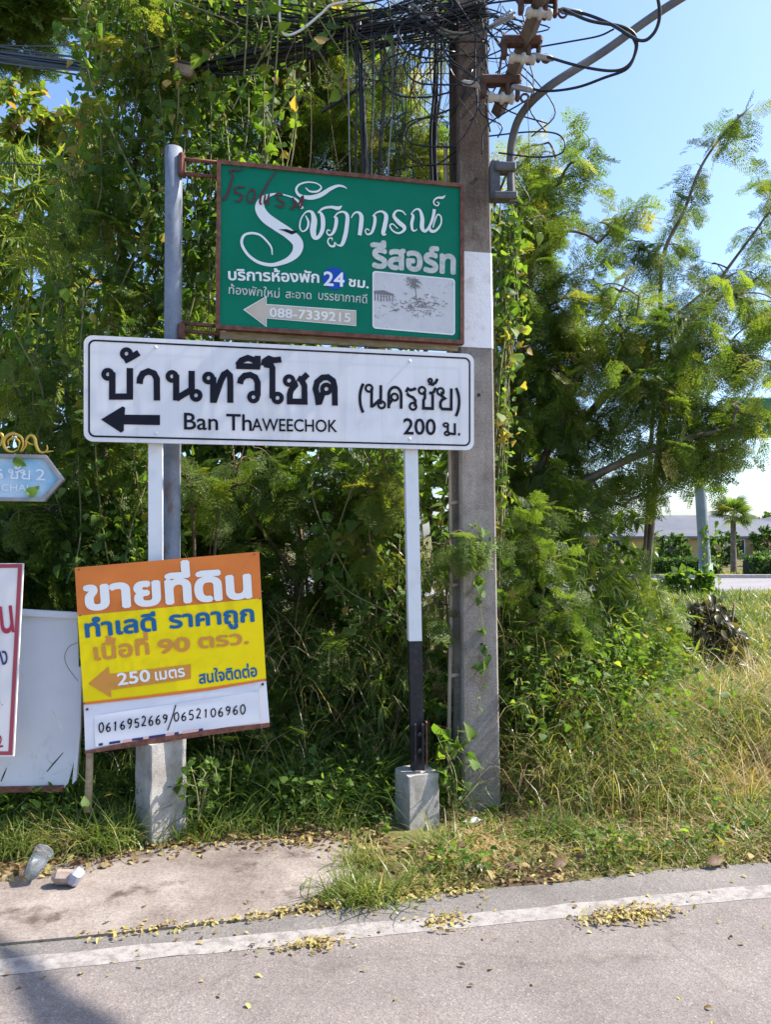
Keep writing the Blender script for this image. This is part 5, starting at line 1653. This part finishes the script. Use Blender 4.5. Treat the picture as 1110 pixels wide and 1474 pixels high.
# feathery sprays in front of the pole and the post
b5 = base(.42, 5.05)
plant('leucaena_sapling', 'feathery sapling leaning across the front of the concrete pole at waist height', 'sapling',
      [[b5, Q(645, 900, 4.9), Q(640, 800, 4.6), Q(650, 770, 4.45)]], [B(640, 800, 4.5, .12, .08, .12, 7), B(685, 770, 4.48, .14, .05, .07, 8), B(620, 870, 4.6, .1, .1, .1, 3)], T_BIP, [M['twig'], M['leucaena']], (.13, .2), 3.2, r=(.002, .008), tone=(.42, .15), seed=70, droop=.6)
b6 = base(-.25, 5.1)
plant('leucaena_sapling', 'small feathery sapling alone in the dark gap between the posts', 'sapling',
      [[b6, Q(480, 1000, 5.1), Q(478, 940, 5.0)]], [B(480, 940, 4.95, .2, .15, .08, 10)], T_BIP, [M['twig'], M['leucaena']], (.2, .28), 2.5, r=(.002, .008), tone=(.25, .1), seed=71, droop=.3)
b7 = base(-.1, 5.25)
plant('leucaena_sapling', 'sunlit yellow green sapling top just left of the right white post', 'sapling',
      [[b7, Q(530, 900, 5.2), Q(535, 760, 5.1), Q(545, 690, 5.0)]], [B(548, 700, 5.0, .16, .12, .16, 16), B(520, 780, 5.1, .2, .12, .15, 10)], T_BIP, [M['twig'], M['leucaena']], (.14, .22), 3.5, r=(.002, .01), tone=(.72, .15), seed=72, droop=.5)  # high tone paints sunlight into these leaves
b8 = base(-1.15, 5.0)
plant('leucaena_sapling', 'feathery sapling with reddish stems just right of the pale blue pole', 'sapling',
      [[b8, Q(300, 820, 5.0), Q(320, 720, 4.95), Q(345, 650, 4.95)], [b8, Q(310, 780, 5.0), Q(335, 700, 5), Q(352, 640, 5)], [b8, Q(280, 800, 5), Q(275, 700, 4.9)]],
      [B(290, 690, 4.85, .18, .12, .12, 12), B(350, 690, 5.0, .2, .12, .2, 12)], T_BIP, [M['twig'], M['leucaena']], (.15, .22), 3, r=(.003, .012), tone=(.4, .2), seed=73, droop=.5)


def seedling(name, label, px, py, D, h, w, n, leaf, tone, seed, stems=5):
    rng = np.random.default_rng(seed)
    c = Q(px, py, D); bb = Vector((c.x, c.y, c.z - .04))
    st = [[bb, bb + Vector((rng.normal(0, w * .4), rng.normal(0, .05), h * .5)), bb + Vector((rng.normal(0, w * .8), rng.normal(0, .08), h * rng.uniform(.7, 1)))] for _ in range(stems)]
    return plant(name, label, 'plant', st, [((bb.x, bb.y, bb.z + h * .6), (w, .1, h * .45), n)], T_HEART, [M['vinestem'], M['vine']], leaf, 1.6, r=(.0015, .004), tone=(tone, .18), seed=seed, droop=.2, up_jit=.6, parts=('stem', 'foliage'))


seedling('broadleaf_plant', 'small plant with big glossy leaves growing against the foot of the concrete pole', 655, 1165, 4.42, .52, .15, 38, (.05, .095), .42, 80)
seedling('broadleaf_plant', 'small leafy plant beside the left concrete footing', 285, 1172, 4.05, .34, .11, 40, (.03, .06), .42, 81)
seedling('broadleaf_plant', 'pair of broad leaves sprouting left of the right concrete footing', 543, 1170, 4.5, .24, .1, 9, (.08, .12), .4, 82, 3)
seedling('broadleaf_plant', 'low broad leaved weed right of the concrete pole foot', 735, 1190, 4.55, .18, .16, 16, (.05, .1), .45, 83)
seedling('broadleaf_plant', 'grey green weed patch at the edge of the ditch on the right', 900, 1185, 4.9, .2, .3, 60, (.03, .06), .35, 84)
seedling('broadleaf_plant', 'leafy weed at the right edge near the road', 1080, 1215, 4.1, .16, .25, 40, (.03, .05), .45, 85)
# leaf covered stump
S = []
for k in range(60):
    a_ = rng.uniform(-1, 1)
    S.append([Q(1015 + 18 * a_, 872 + 10 * abs(a_), 7.7 + rng.normal(0, .1)), Q(1028 + 34 * a_, 915, 7.55 + rng.normal(0, .12)), Q(1036 + 46 * a_, 975, 7.4 + rng.normal(0, .15))])
st_ = creeper('creeper_mound', 'dark dried creeper mound leaning in the grass at the right', S, T_OVAL, [M['twig'], M['dead']], (.05, .11), 26, (.38, .3), 86, .04, .6)
mb = MB(); mb.tube([Q(1050, 925, 7.5), Q(1058, 868, 7.5)], [.016, .010], 7); mb.build('stick', M['twig'], st_)
seedling('broadleaf_plant', 'round green weed bush at the foot of the far pole', 990, 868, 16.2, .75, .6, 170, (.10, .2), .5, 87, 8)

# ------------------------------------------------------------------ grass
def blade_field(name, label, P, H, lean, width, tone, seed, curve=.9, mats=None, az=None, az_j=1.0, kind='stuff', cat='grass', group=None, segs=4):
    rng = np.random.default_rng(seed); k = len(P)
    th = rng.uniform(0, 2 * PI, k) if az is None else az + rng.normal(0, az_j, k)
    d = np.stack([np.cos(th), np.sin(th), np.zeros(k)], 1); sd = np.stack([-np.sin(th), np.cos(th), np.zeros(k)], 1)
    tw = rng.normal(0, .7, (k, 1)); sd = sd * np.cos(tw) + d * np.sin(tw)
    V = []
    l0 = np.clip(rng.normal(lean, .22, k), 0, 1.4); c = np.clip(rng.normal(curve, .4, k), .1, 2.2)
    for s in range(segs + 1):
        u = s / segs
        ang = l0 * .5 + c * u
        hx = H * u * np.sin(np.minimum(ang, 2.3)); hz = H * u * np.cos(np.minimum(ang, 2.3) * .85)
        p = P + d * hx[:, None] + np.array([0, 0, 1.0]) * hz[:, None]
        w = (width * (1 - u ** 1.8) * .5 + .0003)[:, None] if not np.isscalar(width) else np.full((k, 1), width * (1 - u ** 1.8) * .5 + .0003)
        V.append(p - sd * w); V.append(p + sd * w)
    V = np.stack(V, 1)
    f = np.array([(2 * s, 2 * s + 2, 2 * s + 3, 2 * s + 1) for s in range(segs)])
    F = (f[None] + (np.arange(k) * (2 * segs + 2))[:, None, None]).reshape(-1, 4)
    cl = Cloud(); cl.raw(V.reshape(-1, 3), F, np.repeat(np.clip(tone, 0, 1), segs))
    o = cl.build(name, [mats or M['grass']], None)
    return tag(o, label, cat, group, kind)


def pts_rs(n, r0, r1, s0, s1, rng, clump=0, cs=.08):
    if clump:
        cr, cs_ = rng.uniform(r0, r1, clump), rng.uniform(s0, s1, clump)
        i = rng.integers(0, clump, n)
        r, s = cr[i] + rng.normal(0, cs, n), cs_[i] + rng.normal(0, cs, n)
    else:
        r, s = rng.uniform(r0, r1, n), rng.uniform(s0, s1, n)
    x, y = xy_of(r, s)
    return r, s, x, y


def keep_off(r, s):
    foot = (r > .22) & (r < .62) & (s > .80) & (s < 1.34)        # trodden ground about the right footing
    pole = (r > .70) & (r < 1.02) & (s > 1.12) & (s < 1.60)
    return ~((r < .06) & (s < 1.03)) & (s > .26) & ~foot & ~pole


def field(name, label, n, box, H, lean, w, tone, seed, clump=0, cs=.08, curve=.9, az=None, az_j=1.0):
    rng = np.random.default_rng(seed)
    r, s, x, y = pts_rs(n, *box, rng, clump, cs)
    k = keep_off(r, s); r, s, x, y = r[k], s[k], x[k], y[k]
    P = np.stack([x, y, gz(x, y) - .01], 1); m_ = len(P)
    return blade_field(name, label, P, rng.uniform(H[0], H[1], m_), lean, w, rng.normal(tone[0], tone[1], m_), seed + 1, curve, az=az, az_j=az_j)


field('shaded_grass', 'long dark green grass in the shade below and behind the signs', 7500, (-2.4, .75, 1.25, 2.2), (.18, .52), .5, .008, (.16, .14), 100, 200, .07, 1.1)  # blade tone kept low, shade is part of the colour
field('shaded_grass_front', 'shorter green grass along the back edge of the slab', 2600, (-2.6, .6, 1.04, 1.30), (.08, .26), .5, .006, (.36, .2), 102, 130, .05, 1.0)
field('verge_grass', 'short green grass on the verge between the road edge and the ditch', 4800, (.05, 3.6, .30, 1.10), (.03, .17), .55, .0045, (.42, .24), 104, 90, .075, .85)
field('straw', 'flattened straw coloured dry grass on the bank right of the concrete pole', 19000, (.35, 4.4, .55, 2.2), (.10, .34), 1.25, .0042, (.93, .12), 106, 260, .10, 1.5)
field('tall_grass', 'tall arching sunlit grass on the bank under the feathery tree', 7000, (.5, 3.4, 1.7, 3.2), (.25, .70), .35, .009, (.56, .2), 108, 150, .09, 1.3)
field('dry_tall_grass', 'dry tan grass stems mixed into the bank', 4200, (.5, 4.2, 1.2, 3.2), (.25, .75), .5, .0042, (.92, .10), 110, 160, .1, .9)
field('bank_grass', 'mixed green grass covering the slope at the right edge', 9000, (2.2, 7, 1.2, 6), (.08, .28), .6, .007, (.66, .2), 112, 420, .14, 1.0)
rng = np.random.default_rng(114)
n = 42000
y = 6.5 + 13.5 * rng.uniform(0, 1, n) ** 1.3; x = y * rng.uniform(.30, .62, n)
P = np.stack([x, y, gz(x, y) - .02], 1)
blade_field('field_grass', 'sunny yellow green grass field between the bank and the far road', P, rng.uniform(.08, .26, n) * (1 + .02 * y), .5, .010 + .0012 * y, np.clip(rng.normal(.52, .17, n) + .14 * np.sin(x * 1.7) * np.sin(y * .9), 0, 1), 115, .9, segs=3)
n = 9000
y = rng.uniform(29.6, 33, n); x = y * rng.uniform(.28, .62, n)
P = np.stack([x, y, gz(x, y)], 1)
blade_field('roadside_grass', 'pale dry grass strip beyond the far road', P, rng.uniform(.08, .22, n), .5, .05, np.clip(rng.normal(.72, .15, n), 0, 1), 117, .8, segs=2)


rng = np.random.default_rng(131)
n = 3000
r = rng.uniform(.5, 2.1, n); q = rng.uniform(1.0, 2.7, n); kk = (r > 1.12) | (q > 1.72); r, q = r[kk], q[kk]; n = len(r)
x, y = xy_of(r, q)
hmax = np.clip(1.45 - .62 * (r - .45), .35, 1.5) * np.clip((q - .8) / .9, .15, 1)
P = np.stack([x, y, gz(x, y) + hmax * rng.uniform(0, 1, n)], 1)
blade_field('tangled_grass', 'tangled arching grass climbing through the weeds right of the concrete pole', P, rng.uniform(.2, .55, n), .6, .0065, np.clip(rng.normal(.55, .25, n), 0, 1), 132, 1.5)
n = 1500
r = rng.uniform(-2.4, .6, n); q = rng.uniform(1.5, 2.6, n); x, y = xy_of(r, q)
P = np.stack([x, y, gz(x, y) + rng.uniform(0, .9, n)], 1)
blade_field('shaded_tangle', 'thin dry stems tangled through the dark undergrowth behind the signs', P, rng.uniform(.2, .6, n), .6, .0035, np.clip(rng.normal(.75, .25, n), 0, 1), 133, 1.3)


def weeds(name, label, n, box, hz_, size, tone, seed, clump, cs, templ=T_OVAL, m_='vine'):
    rng = np.random.default_rng(seed)
    r, q, x, y = pts_rs(n, *box, rng, clump, cs)
    k = keep_off(r, q); x, y = x[k], y[k]; k = len(x)
    P = np.stack([x, y, gz(x, y) + hz_ * rng.uniform(0, 1, k) ** 1.5], 1)
    D = rng.normal(0, 1, (k, 3)); D[:, 2] = np.abs(D[:, 2]) * .5
    cl = Cloud(); scatter_leaves(cl, templ, P, D, size[0] + (size[1] - size[0]) * rng.uniform(0, 1, k) ** 2, np.clip(rng.normal(tone[0], tone[1], k), 0, 1), .6, 0, rng)
    return tag(cl.build(name, [M[m_]], None), label, 'weeds', None, 'stuff')


weeds('low_weeds', 'low leafy weeds patchily covering the verge on the right', 5200, (.15, 3.6, .36, 1.25), .12, (.012, .05), (.4, .25), 134, 60, .09)
weeds('bank_weeds', 'leafy weeds mixed into the grass bank right of the pole', 5200, (.95, 2.4, 1.25, 2.5), .95, (.015, .06), (.45, .25), 135, 90, .12, T_HEART)
weeds('shade_weeds', 'leafy weeds in the shade between the footings', 3600, (-2.4, .6, 1.12, 1.9), .28, (.015, .06), (.3, .2), 136, 80, .1, T_HEART)
weeds('dead_leaf_cover', 'brown dead leaves lying through the straw on the bank', 7000, (.15, 3.6, .35, 2.0), .08, (.015, .06), (.35, .25), 137, 110, .12, T_OVAL, 'litter')
def tuft(name, label, px, py, D, n, H, spread, tone, seed, w=.006, lean=.8):
    rng = np.random.default_rng(seed)
    c = Q(px, py, D); zz = G(c.x, c.y)
    P = np.stack([c.x + rng.normal(0, spread, n), c.y + rng.normal(0, spread * .6, n), np.full(n, zz)], 1)
    return blade_field(name, label, P, rng.uniform(H * .5, H, n), lean, w, rng.normal(tone, .14, n), seed + 1, .9, kind=None, cat='grass tuft')


tuft('grass_tuft', 'large bright green grass tuft at the right end of the slab by the road line', 525, 1296, 3.40, 300, .23, .10, .5, 120, .0065, 1.0)
tuft('grass_tuft', 'smaller grass tuft at the back right corner of the slab', 520, 1240, 3.75, 160, .2, .06, .6, 122, .005)
tuft('grass_tuft', 'green grass clump in front of the right concrete footing', 645, 1235, 4.0, 190, .24, .08, .52, 124, .006)
tuft('grass_tuft', 'dark green rush clump near the road right of the footing', 815, 1225, 4.15, 320, .26, .09, .3, 126, .005, .4)
tuft('grass_tuft', 'spiky green clump at the right edge by the ditch', 1095, 1190, 4.3, 200, .30, .07, .45, 128, .007)
tuft('grass_tuft', 'green grass clump right beside the wooden stake', 155, 1185, 3.92, 260, .34, .08, .42, 130, .007, .6)
tuft('grass_tuft', 'green grass clump below the white board at the left edge', 25, 1180, 3.85, 220, .26, .10, .45, 132, .006, .6)
tuft('grass_tuft', 'dry tan grass clump under the corner of the white board', 92, 1170, 3.9, 130, .28, .06, .92, 134, .004, .8)

# ------------------------------------------------------------------ fallen leaves
def litter(name, label, P, size, tone, seed, kind='stuff', cat='leaf litter', templ=T_OVAL, flatj=.35):
    rng = np.random.default_rng(seed); k = len(P)
    D = rng.normal(0, 1, (k, 3)); D[:, 2] *= .15
    up = np.array([0, 0, 1.0]) + rng.normal(0, flatj, (k, 3))
    cl = Cloud(); Ms = frames(D, up, rng.uniform(size[0], size[1], k)); w = rng.integers(0, len(templ), k)
    for a, (tv, tf) in enumerate(templ):
        s = w == a; cl.inst(tv, tf, Ms[s], P[s], np.clip(tone[s], 0, 1))
    return tag(cl.build(name, [M['litter']]), label, cat, None, kind)


rng = np.random.default_rng(140)
NL = 2600
r = rng.uniform(-2.6, .15, NL)
edge = np.interp(r, [-2.6, -2.2, -1.7, -1.2, -.74, -.4, -.1, .15], [.76, .76, .82, .95, 1.02, 1.0, .95, .8])
dens = .5 + .5 * np.sin(r * 9.0 + 1.0) * np.sin(r * 4.3)
r = r[rng.uniform(0, 1, NL) < .35 + .65 * dens]; NL = len(r)
edge = np.interp(r, [-2.6, -2.2, -1.7, -1.2, -.74, -.4, -.1, .15], [.76, .76, .82, .95, 1.02, 1.0, .95, .8])
s = edge + np.where(rng.uniform(0, 1, NL) < .75, .02 + np.abs(rng.normal(0, .11, NL)), -np.abs(rng.normal(0, .07, NL)))
x, y = xy_of(r, s); P = np.stack([x, y, np.maximum(gz(x, y), np.where(s < edge, .012, 0)) + rng.uniform(.002, .022, NL)], 1)
litter('leaf_litter', 'brown and yellow fallen leaves banked along the back of the slab', P, (.014, .05), rng.normal(.42, .3, NL), 141)
n = 800; r = rng.uniform(-1.3, .5, n); q = np.interp(r, [-1.3, -.9, -.5, -.3, 0, .5], [.15, .16, .185, .23, .25, .26])
wgt = np.clip((r + 1.3) / 1.2, .05, 1); kk = rng.uniform(0, 1, n) < wgt
r, q = r[kk], q[kk]; s = q + rng.normal(0, .022 + .012 * (r > -.3), len(r)); x, y = xy_of(r, s)
P = np.stack([x, y, .013 + rng.uniform(.0, .008, len(r))], 1)
litter('leaf_drift', 'yellow leaflets drifted into a thin line along the slab edge', P, (.012, .03), rng.normal(.74, .2, len(r)), 142)
n = 520; r = rng.uniform(.05, 2.6, n); s = .26 + np.abs(rng.normal(0, .12, n)); x, y = xy_of(r, s)
P = np.stack([x, y, np.maximum(gz(x, y), .005) + rng.uniform(.004, .02, n)], 1)
litter('verge_litter', 'dry yellow leaflets scattered along the edge of the verge', P, (.010, .035), rng.normal(.5, .28, n), 143)
n = 210; r = rng.uniform(-2.2, 2.4, n); s = rng.uniform(-.9, .95, n); s = np.where(rng.uniform(0, 1, n) < .5, rng.normal(.0, .18, n), s)
kk = (s < .16) | (r < -.05); r, s = r[kk], s[kk]; x, y = xy_of(r, s)
P = np.stack([x, y, np.where(s < .16, .014, .022)], 1)
litter('scattered_leaves', 'single yellow and brown leaves scattered over the road and slab', P, (.007, .034), rng.normal(.55, .32, len(r)), 144, flatj=.3)
for k, (px, py, n, a, b, lb) in enumerate(((905, 1322, 420, .11, .035, 'raked heap of yellow leaflets on the road right of centre'), (640, 1330, 110, .05, .04, 'small scatter of yellow leaflets by the road line in the middle'), (445, 1365, 150, .09, .03, 'thin yellow leaf scatter on the road left of the grass tuft'))):
    c = Q(px, py, 1.6 * FPX / (py - HY))
    x = c.x + rng.normal(0, a, n); y = c.y + rng.normal(0, b, n) + .2 * (x - c.x)
    P = np.stack([x, y, .016 + np.abs(rng.normal(0, .010 if k == 0 else .003, n))], 1)
    litter('leaf_heap', lb, P, (.008, .030), rng.normal(.68, .24, n), 150 + k, 'stuff', 'leaf heap')
for k, (px, py, L_, tn, lb) in enumerate(((795, 945 + 315, .09, .12, 'big rust brown dead leaf at the verge right of the leaf heap'), (1018, 1258, .10, .15, 'big rust brown dead leaf on the verge near the right edge'), (1020, 1212, .09, .18, 'curled brown leaf higher in the weeds near the right edge'))):
    D = 1.62 * FPX / (py - HY); c = Q(px, py, D)
    cl = Cloud(); tv, tf = T_OVAL[1]
    cl.inst(tv, tf, frames(np.array([[.8, .1, .3]]), np.array([[0, -.7, .6]]), np.array([L_])), np.array([[c.x, c.y, G(c.x, c.y) + .03]]), np.array([tn]))
    tag(cl.build('dead_leaf', [M['litter']]), lb, 'leaf')

# ------------------------------------------------------------------ rubbish
m = mat('clear_plastic', (.86, .88, .90), .12)
bs_ = m.node_tree.nodes['Principled BSDF']; bs_.inputs['Transmission Weight'].default_value = .93; bs_.inputs['IOR'].default_value = 1.12
c0, c1 = Q(42, 1246, 3.50), Q(63, 1206, 3.62); c0.z = .055; c1.z = .12
mb = MB(); ax = (c1 - c0)
mb.tube([c0, c0 + ax * .02, c0 + ax * .5, c0 + ax * .93, c0 + ax * .94, c0 + ax, c0 + ax * .985, c0 + ax * .9, c0 + ax * .05], [.026, .031, .037, .043, .046, .046, .042, .040, .029], 22)
tag(mb.build('plastic_cup', m), 'clear empty plastic cup lying in the leaves at the left', 'cup')
root = empty('brick', Q(95, 1240, 3.5), 'broken pinkish brick partly wrapped in plastic beside the clear cup', 'brick')
c = Q(95, 1238, 3.5); c.z = .05
mb = MB(); mb.box(c, (.125, .07, .06), Matrix.Rotation(.08, 3, 'Y') @ Matrix.Rotation(.15, 3, 'Z'), bevel=.022)
mb.build('body', weathered('pink_brick', (.27, .20, .16), (.38, .30, .25), 22, .4, .7, .9, bmp=.7), root)
mb = MB(); mb.box(c + Vector((.045, -.004, .002)), (.05, .072, .066), Matrix.Rotation(.5, 3, 'Y'), bevel=.012)
mb.build('plastic_wrap', weathered('crumpled_plastic', (.40, .39, .44), (.26, .25, .31), 30, .4, .7, .2, bmp=.8), root)


def scrap(px, py, D, w, label):
    rng = np.random.default_rng(px)
    c = Q(px, py, D); c.z = G(c.x, c.y) + w * .35
    n = 7; vs = []
    for i in range(n):
        for j in range(n):
            u, v = i / (n - 1) - .5, j / (n - 1) - .5
            vs.append(c + Vector((u * w * 1.5 + rng.normal(0, w * .06), v * w * .9 + rng.normal(0, w * .06), rng.normal(0, w * .13) + w * .3 * math.cos(3 * u) * math.cos(3 * v))))
    fs = [(i * n + j, (i + 1) * n + j, (i + 1) * n + j + 1, i * n + j + 1) for i in range(n - 1) for j in range(n - 1)]
    mb = MB(); mb.add(vs, fs); tag(mb.build('plastic_scrap', M['white_paint']), label, 'litter')


scrap(682, 1176, 4.4, .075, 'crumpled white plastic scrap in the grass right of the footing')
scrap(684, 1258, 3.7, .05, 'small white paper scrap in the grass near the road')
scrap(452, 1170, 4.45, .08, 'white plastic scrap in the shaded grass between the posts')
scrap(930, 1160, 4.9, .06, 'pale plastic scrap at the edge of the weedy ditch')

# ------------------------------------------------------------------ far side of the field
fp = empty('lamp_post', (6.98, 17, 0), 'tall pale grey post standing in the field before the far road', 'post')
mb = MB(); b_, t_ = Vector((7.15, 17, -.2)), Vector((6.78, 17.0, 5.6))
mb.tube([b_.lerp(t_, k / 8) for k in range(9)], [.14 - .006 * k for k in range(9)], 18)
mb.build('shaft', weathered('pale_post', (.20, .23, .24), (.28, .31, .32), 3, .35, .7, .7), fp)
mb = MB(); mb.tube([Vector((7.12, 17, .35)), Vector((7.08, 17, 1.0))], [.150, .147], 18); mb.build('band', weathered('mossy_band', (.22, .30, .27), (.33, .40, .36), 6), fp)
creeper('creeper', 'green creeper climbing the lower half of the far grey post', [[Vector((7.14 + .12 * math.cos(a), 17 - .18 * abs(math.sin(a)), 0)), Vector((7.1 + .15 * math.cos(a), 16.8, .8)), Vector((7.05 + .1 * math.cos(a), 16.8, 1.9))] for a in (.3, 1.2, 1.9, 2.6)], T_OVAL, VM, (.08, .15), 20, (.5, .2), 90, .05)
gs = empty('road_sign_board', Q(1085, 700, 14), 'green road sign board half hidden by leaves at the right edge', 'road sign')
mb = MB(); a_, b_ = Q(1048, 630, 14), Q(1190, 572, 14)
mb.box((a_ + b_) / 2, (b_.x - a_.x, .05, b_.z - a_.z), bevel=.02)
mb.build('panel', weathered('green_board', (.012, .20, .12), (.02, .26, .17), 1.5), gs)
mb = MB(); mb.tube([Vector((Q(1170, 0, 14).x, 14.06, -.1)), Vector((Q(1170, 0, 14).x, 14.06, b_.z))], .06, 10); mb.build('post', M['galv'], gs)


def hedge(px0, px1, D, h, label, seed):
    rng = np.random.default_rng(seed)
    x0, x1 = Q(px0, 0, D).x, Q(px1, 0, D).x; dp = .8
    cl = Cloud(); n = int(900 * (x1 - x0) * .5) + 500
    u = rng.uniform(0, 1, (n, 3)); f = rng.integers(0, 3, n)
    P = np.stack([x0 + (x1 - x0) * u[:, 0], D + dp * u[:, 1], h * u[:, 2]], 1)
    P[f == 0, 2] = h + rng.normal(0, .025, (f == 0).sum()); P[f == 1, 1] = D + rng.normal(0, .03, (f == 1).sum())
    D_ = rng.normal(0, 1, (n, 3)) + np.array([0, -.4, .5])
    scatter_leaves(cl, T_OVAL, P, D_, rng.uniform(.10, .2, n), np.clip(rng.normal(.4, .2, n), 0, 1), .6, 0, rng)
    r_ = empty('hedge', (x0, D, 0), label, 'hedge')
    cl.build('foliage', [M['hedge']], r_)
    mb = MB(); mb.box(((x0 + x1) / 2, D + dp / 2, h * .47), (x1 - x0 - .1, dp - .12, h * .92), bevel=.05); mb.build('core_box', mat('hedge_core', (.02, .03, .012), .9), r_)  # plain dark box filling the inside of the hedge


hedge(925, 1040, 30.6, .62, 'clipped dark green hedge across the far road left of the palm', 160)
hedge(1080, 1240, 29.9, .72, 'clipped dark green hedge across the far road at the right edge', 161)
hedge(1096, 1180, 36, .75, 'lighter hedge behind the right edge hedge across the road', 162)

# palm
c = Vector((Q(1057, 0, 32).x, 32, 0))
pl = empty('palm_tree', c, 'small fan palm with a slim straight trunk on the far side of the road', 'palm tree')
mb = MB(); tp = c + Vector((-.03, 0, 2.45))
mb.tube([c + Vector((0, 0, -.1)), c + Vector((0, 0, .15)), c.lerp(tp, .5), tp], [.17, .13, .11, .10], 12); mb.build('trunk', M['bark'], pl)
rng = np.random.default_rng(170); cl = Cloud()
fan_v, fan_f = [], []
for k in range(19):
    a = R(-125 + 250 * k / 18); L_ = .62 * (1 - .15 * abs(k - 9) / 9); b0_ = len(fan_v)
    dv = np.array([math.cos(a), math.sin(a), 0]); sv = np.array([-math.sin(a), math.cos(a), 0])
    o_ = np.array([.55, 0, 0])
    fan_v += [o_, o_ + dv * L_ * .55 - sv * .035, o_ + dv * L_ + np.array([0, 0, -.14]), o_ + dv * L_ * .55 + sv * .035]; fan_f.append((b0_, b0_ + 1, b0_ + 2, b0_ + 3))
b0_ = len(fan_v); fan_v += [np.array([0, -.012, 0]), np.array([.56, -.008, 0]), np.array([.56, .008, 0]), np.array([0, .012, 0])]; fan_f.append((b0_, b0_ + 1, b0_ + 2, b0_ + 3))
k = 40; th = rng.uniform(0, 2 * PI, k); el = np.linspace(-.55, 1.35, k)
D_ = np.stack([np.cos(th) * np.cos(el), np.sin(th) * np.cos(el), np.sin(el)], 1)
cl.inst(np.array(fan_v), np.array(fan_f), frames(D_, np.tile([0, 0, 1.0], (k, 1)) + rng.normal(0, .2, (k, 3)), rng.uniform(.75, 1.0, k)), np.tile(np.array(tp), (k, 1)), np.clip(rng.normal(.45, .2, k), 0, 1))
cl.build('crown', [M['leucaena']], pl)


def house(x0, x1, D, dep, wh, rh, wall, roof, label, ov=.6):
    h = empty('house', ((x0 + x1) / 2, D, 0), label, 'house')
    mb = MB(); mb.box(((x0 + x1) / 2, D + dep / 2, wh / 2), (x1 - x0, dep, wh)); mb.build('wall', wall, h)
    mb = MB(); r0 = dep * .5
    xs = (x0 - ov, x1 + ov); ys = (D - ov, D + dep + ov)
    mb.add([(xs[0], ys[0], wh), (xs[1], ys[0], wh), (xs[1], ys[1], wh), (xs[0], ys[1], wh), (xs[0] + r0, D + dep / 2, wh + rh), (xs[1] - r0, D + dep / 2, wh + rh)],
           [(0, 1, 5, 4), (1, 2, 5), (2, 3, 4, 5), (3, 0, 4), (3, 2, 1, 0)])
    mb.box(((x0 + x1) / 2, ys[0] - .01, wh - .07), (xs[1] - xs[0], .06, .16))
    mb.build('roof', roof, h)
    nwin = max(2, int((x1 - x0) / 4))
    for k in range(nwin):
        x = x0 + (k + .5) * (x1 - x0) / nwin
        mb = MB(); mb.box((x, D - .02, wh * .55), (1.3, .07, 1.1)); f = mb.build('window', M['white_paint'], h)
        mb = MB(); mb.box((x, D - .06, wh * .55), (1.1, .03, .9)); mb.build('pane', mat('dark_glass', (.03, .04, .05), .1), f)


grey_roof = weathered('grey_tile_roof', (.135, .14, .16), (.18, .185, .205), .6, .35, .7, .95, 0, .1)
brown_roof = weathered('brown_tile_roof', (.15, .085, .07), (.20, .12, .10), .6, .35, .7, .95, 0, .1)
cream = weathered('cream_wall', (.58, .44, .27), (.64, .50, .33), .4)
ochre = weathered('ochre_wall', (.48, .34, .14), (.54, .40, .18), .4)
house(14.0, 31.0, 54, 9, 1.6, 1.6, ochre, grey_roof, 'long low house with a pale grey roof left of the palm')
house(32.3, 52, 62, 14, 2.0, 2.3, cream, grey_roof, 'big house with a wide grey roof behind the brown roofed house')
house(26.2, 44, 50, 8, 1.0, 1.0, cream, brown_roof, 'low cream house with a brown tiled roof right of the palm')
fn = empty('fence', (28, 46, 0), 'low pale fence before the cream house across the road', 'fence')
for k in range(14):
    mb = MB(); mb.box((22.5 + 1.6 * k, 46, .35), (.14, .14, .9), bevel=.02); mb.build('fence_post', M['block_concrete'], fn)
mb = MB(); mb.box((33, 46.0, .55), (22, .05, .07)); mb.box((33, 46.0, .25), (22, .05, .07)); mb.build('rail', M['galv'], fn)
for k, (x, D, h, lb) in enumerate(((17.5, 40, 1.9, 'round garden shrub before the ochre house'), (20.4, 41, 2.1, 'tall garden shrub just left of the far post'), (23.6, 42, 1.2, 'low garden shrub between the post and the palm'), (14.6, 39, 1.7, 'garden shrub at the left end of the ochre house'))):
    bb = Vector((x, D, -.1))
    plant('shrub', lb, 'shrub', [[bb, bb + Vector((.1, 0, h * .4)), bb + Vector((0, .1, h * .7))]], [((x, D, h * .55), (1.0, .7, h * .5), 70)], T_OVAL, [M['twig'], M['hedge']], (.12, .22), 26, r=(.01, .05), tone=(.5, .2), seed=180 + k)
rng = np.random.default_rng(190)
for k in range(9):
    x = 20 + 12 * k + rng.uniform(-2, 2); D = 95 + rng.uniform(-6, 10); h = rng.uniform(3.4, 4.6)
    bb = Vector((x, D, -.2))
    plant('distant_tree', 'round distant tree in the line showing above the grey roofs', 'tree', [[bb, bb + Vector((.1, 0, h * .5)), bb + Vector((0, .1, h * .8))]], [((x, D, h * .62), (4.6, 2.5, h * .38), 70)], T_OVAL, [M['bark'], M['hedge']], (.4, .7), 22, r=(.03, .2), tone=(.4, .2), seed=191 + k, group='distant trees behind the houses')
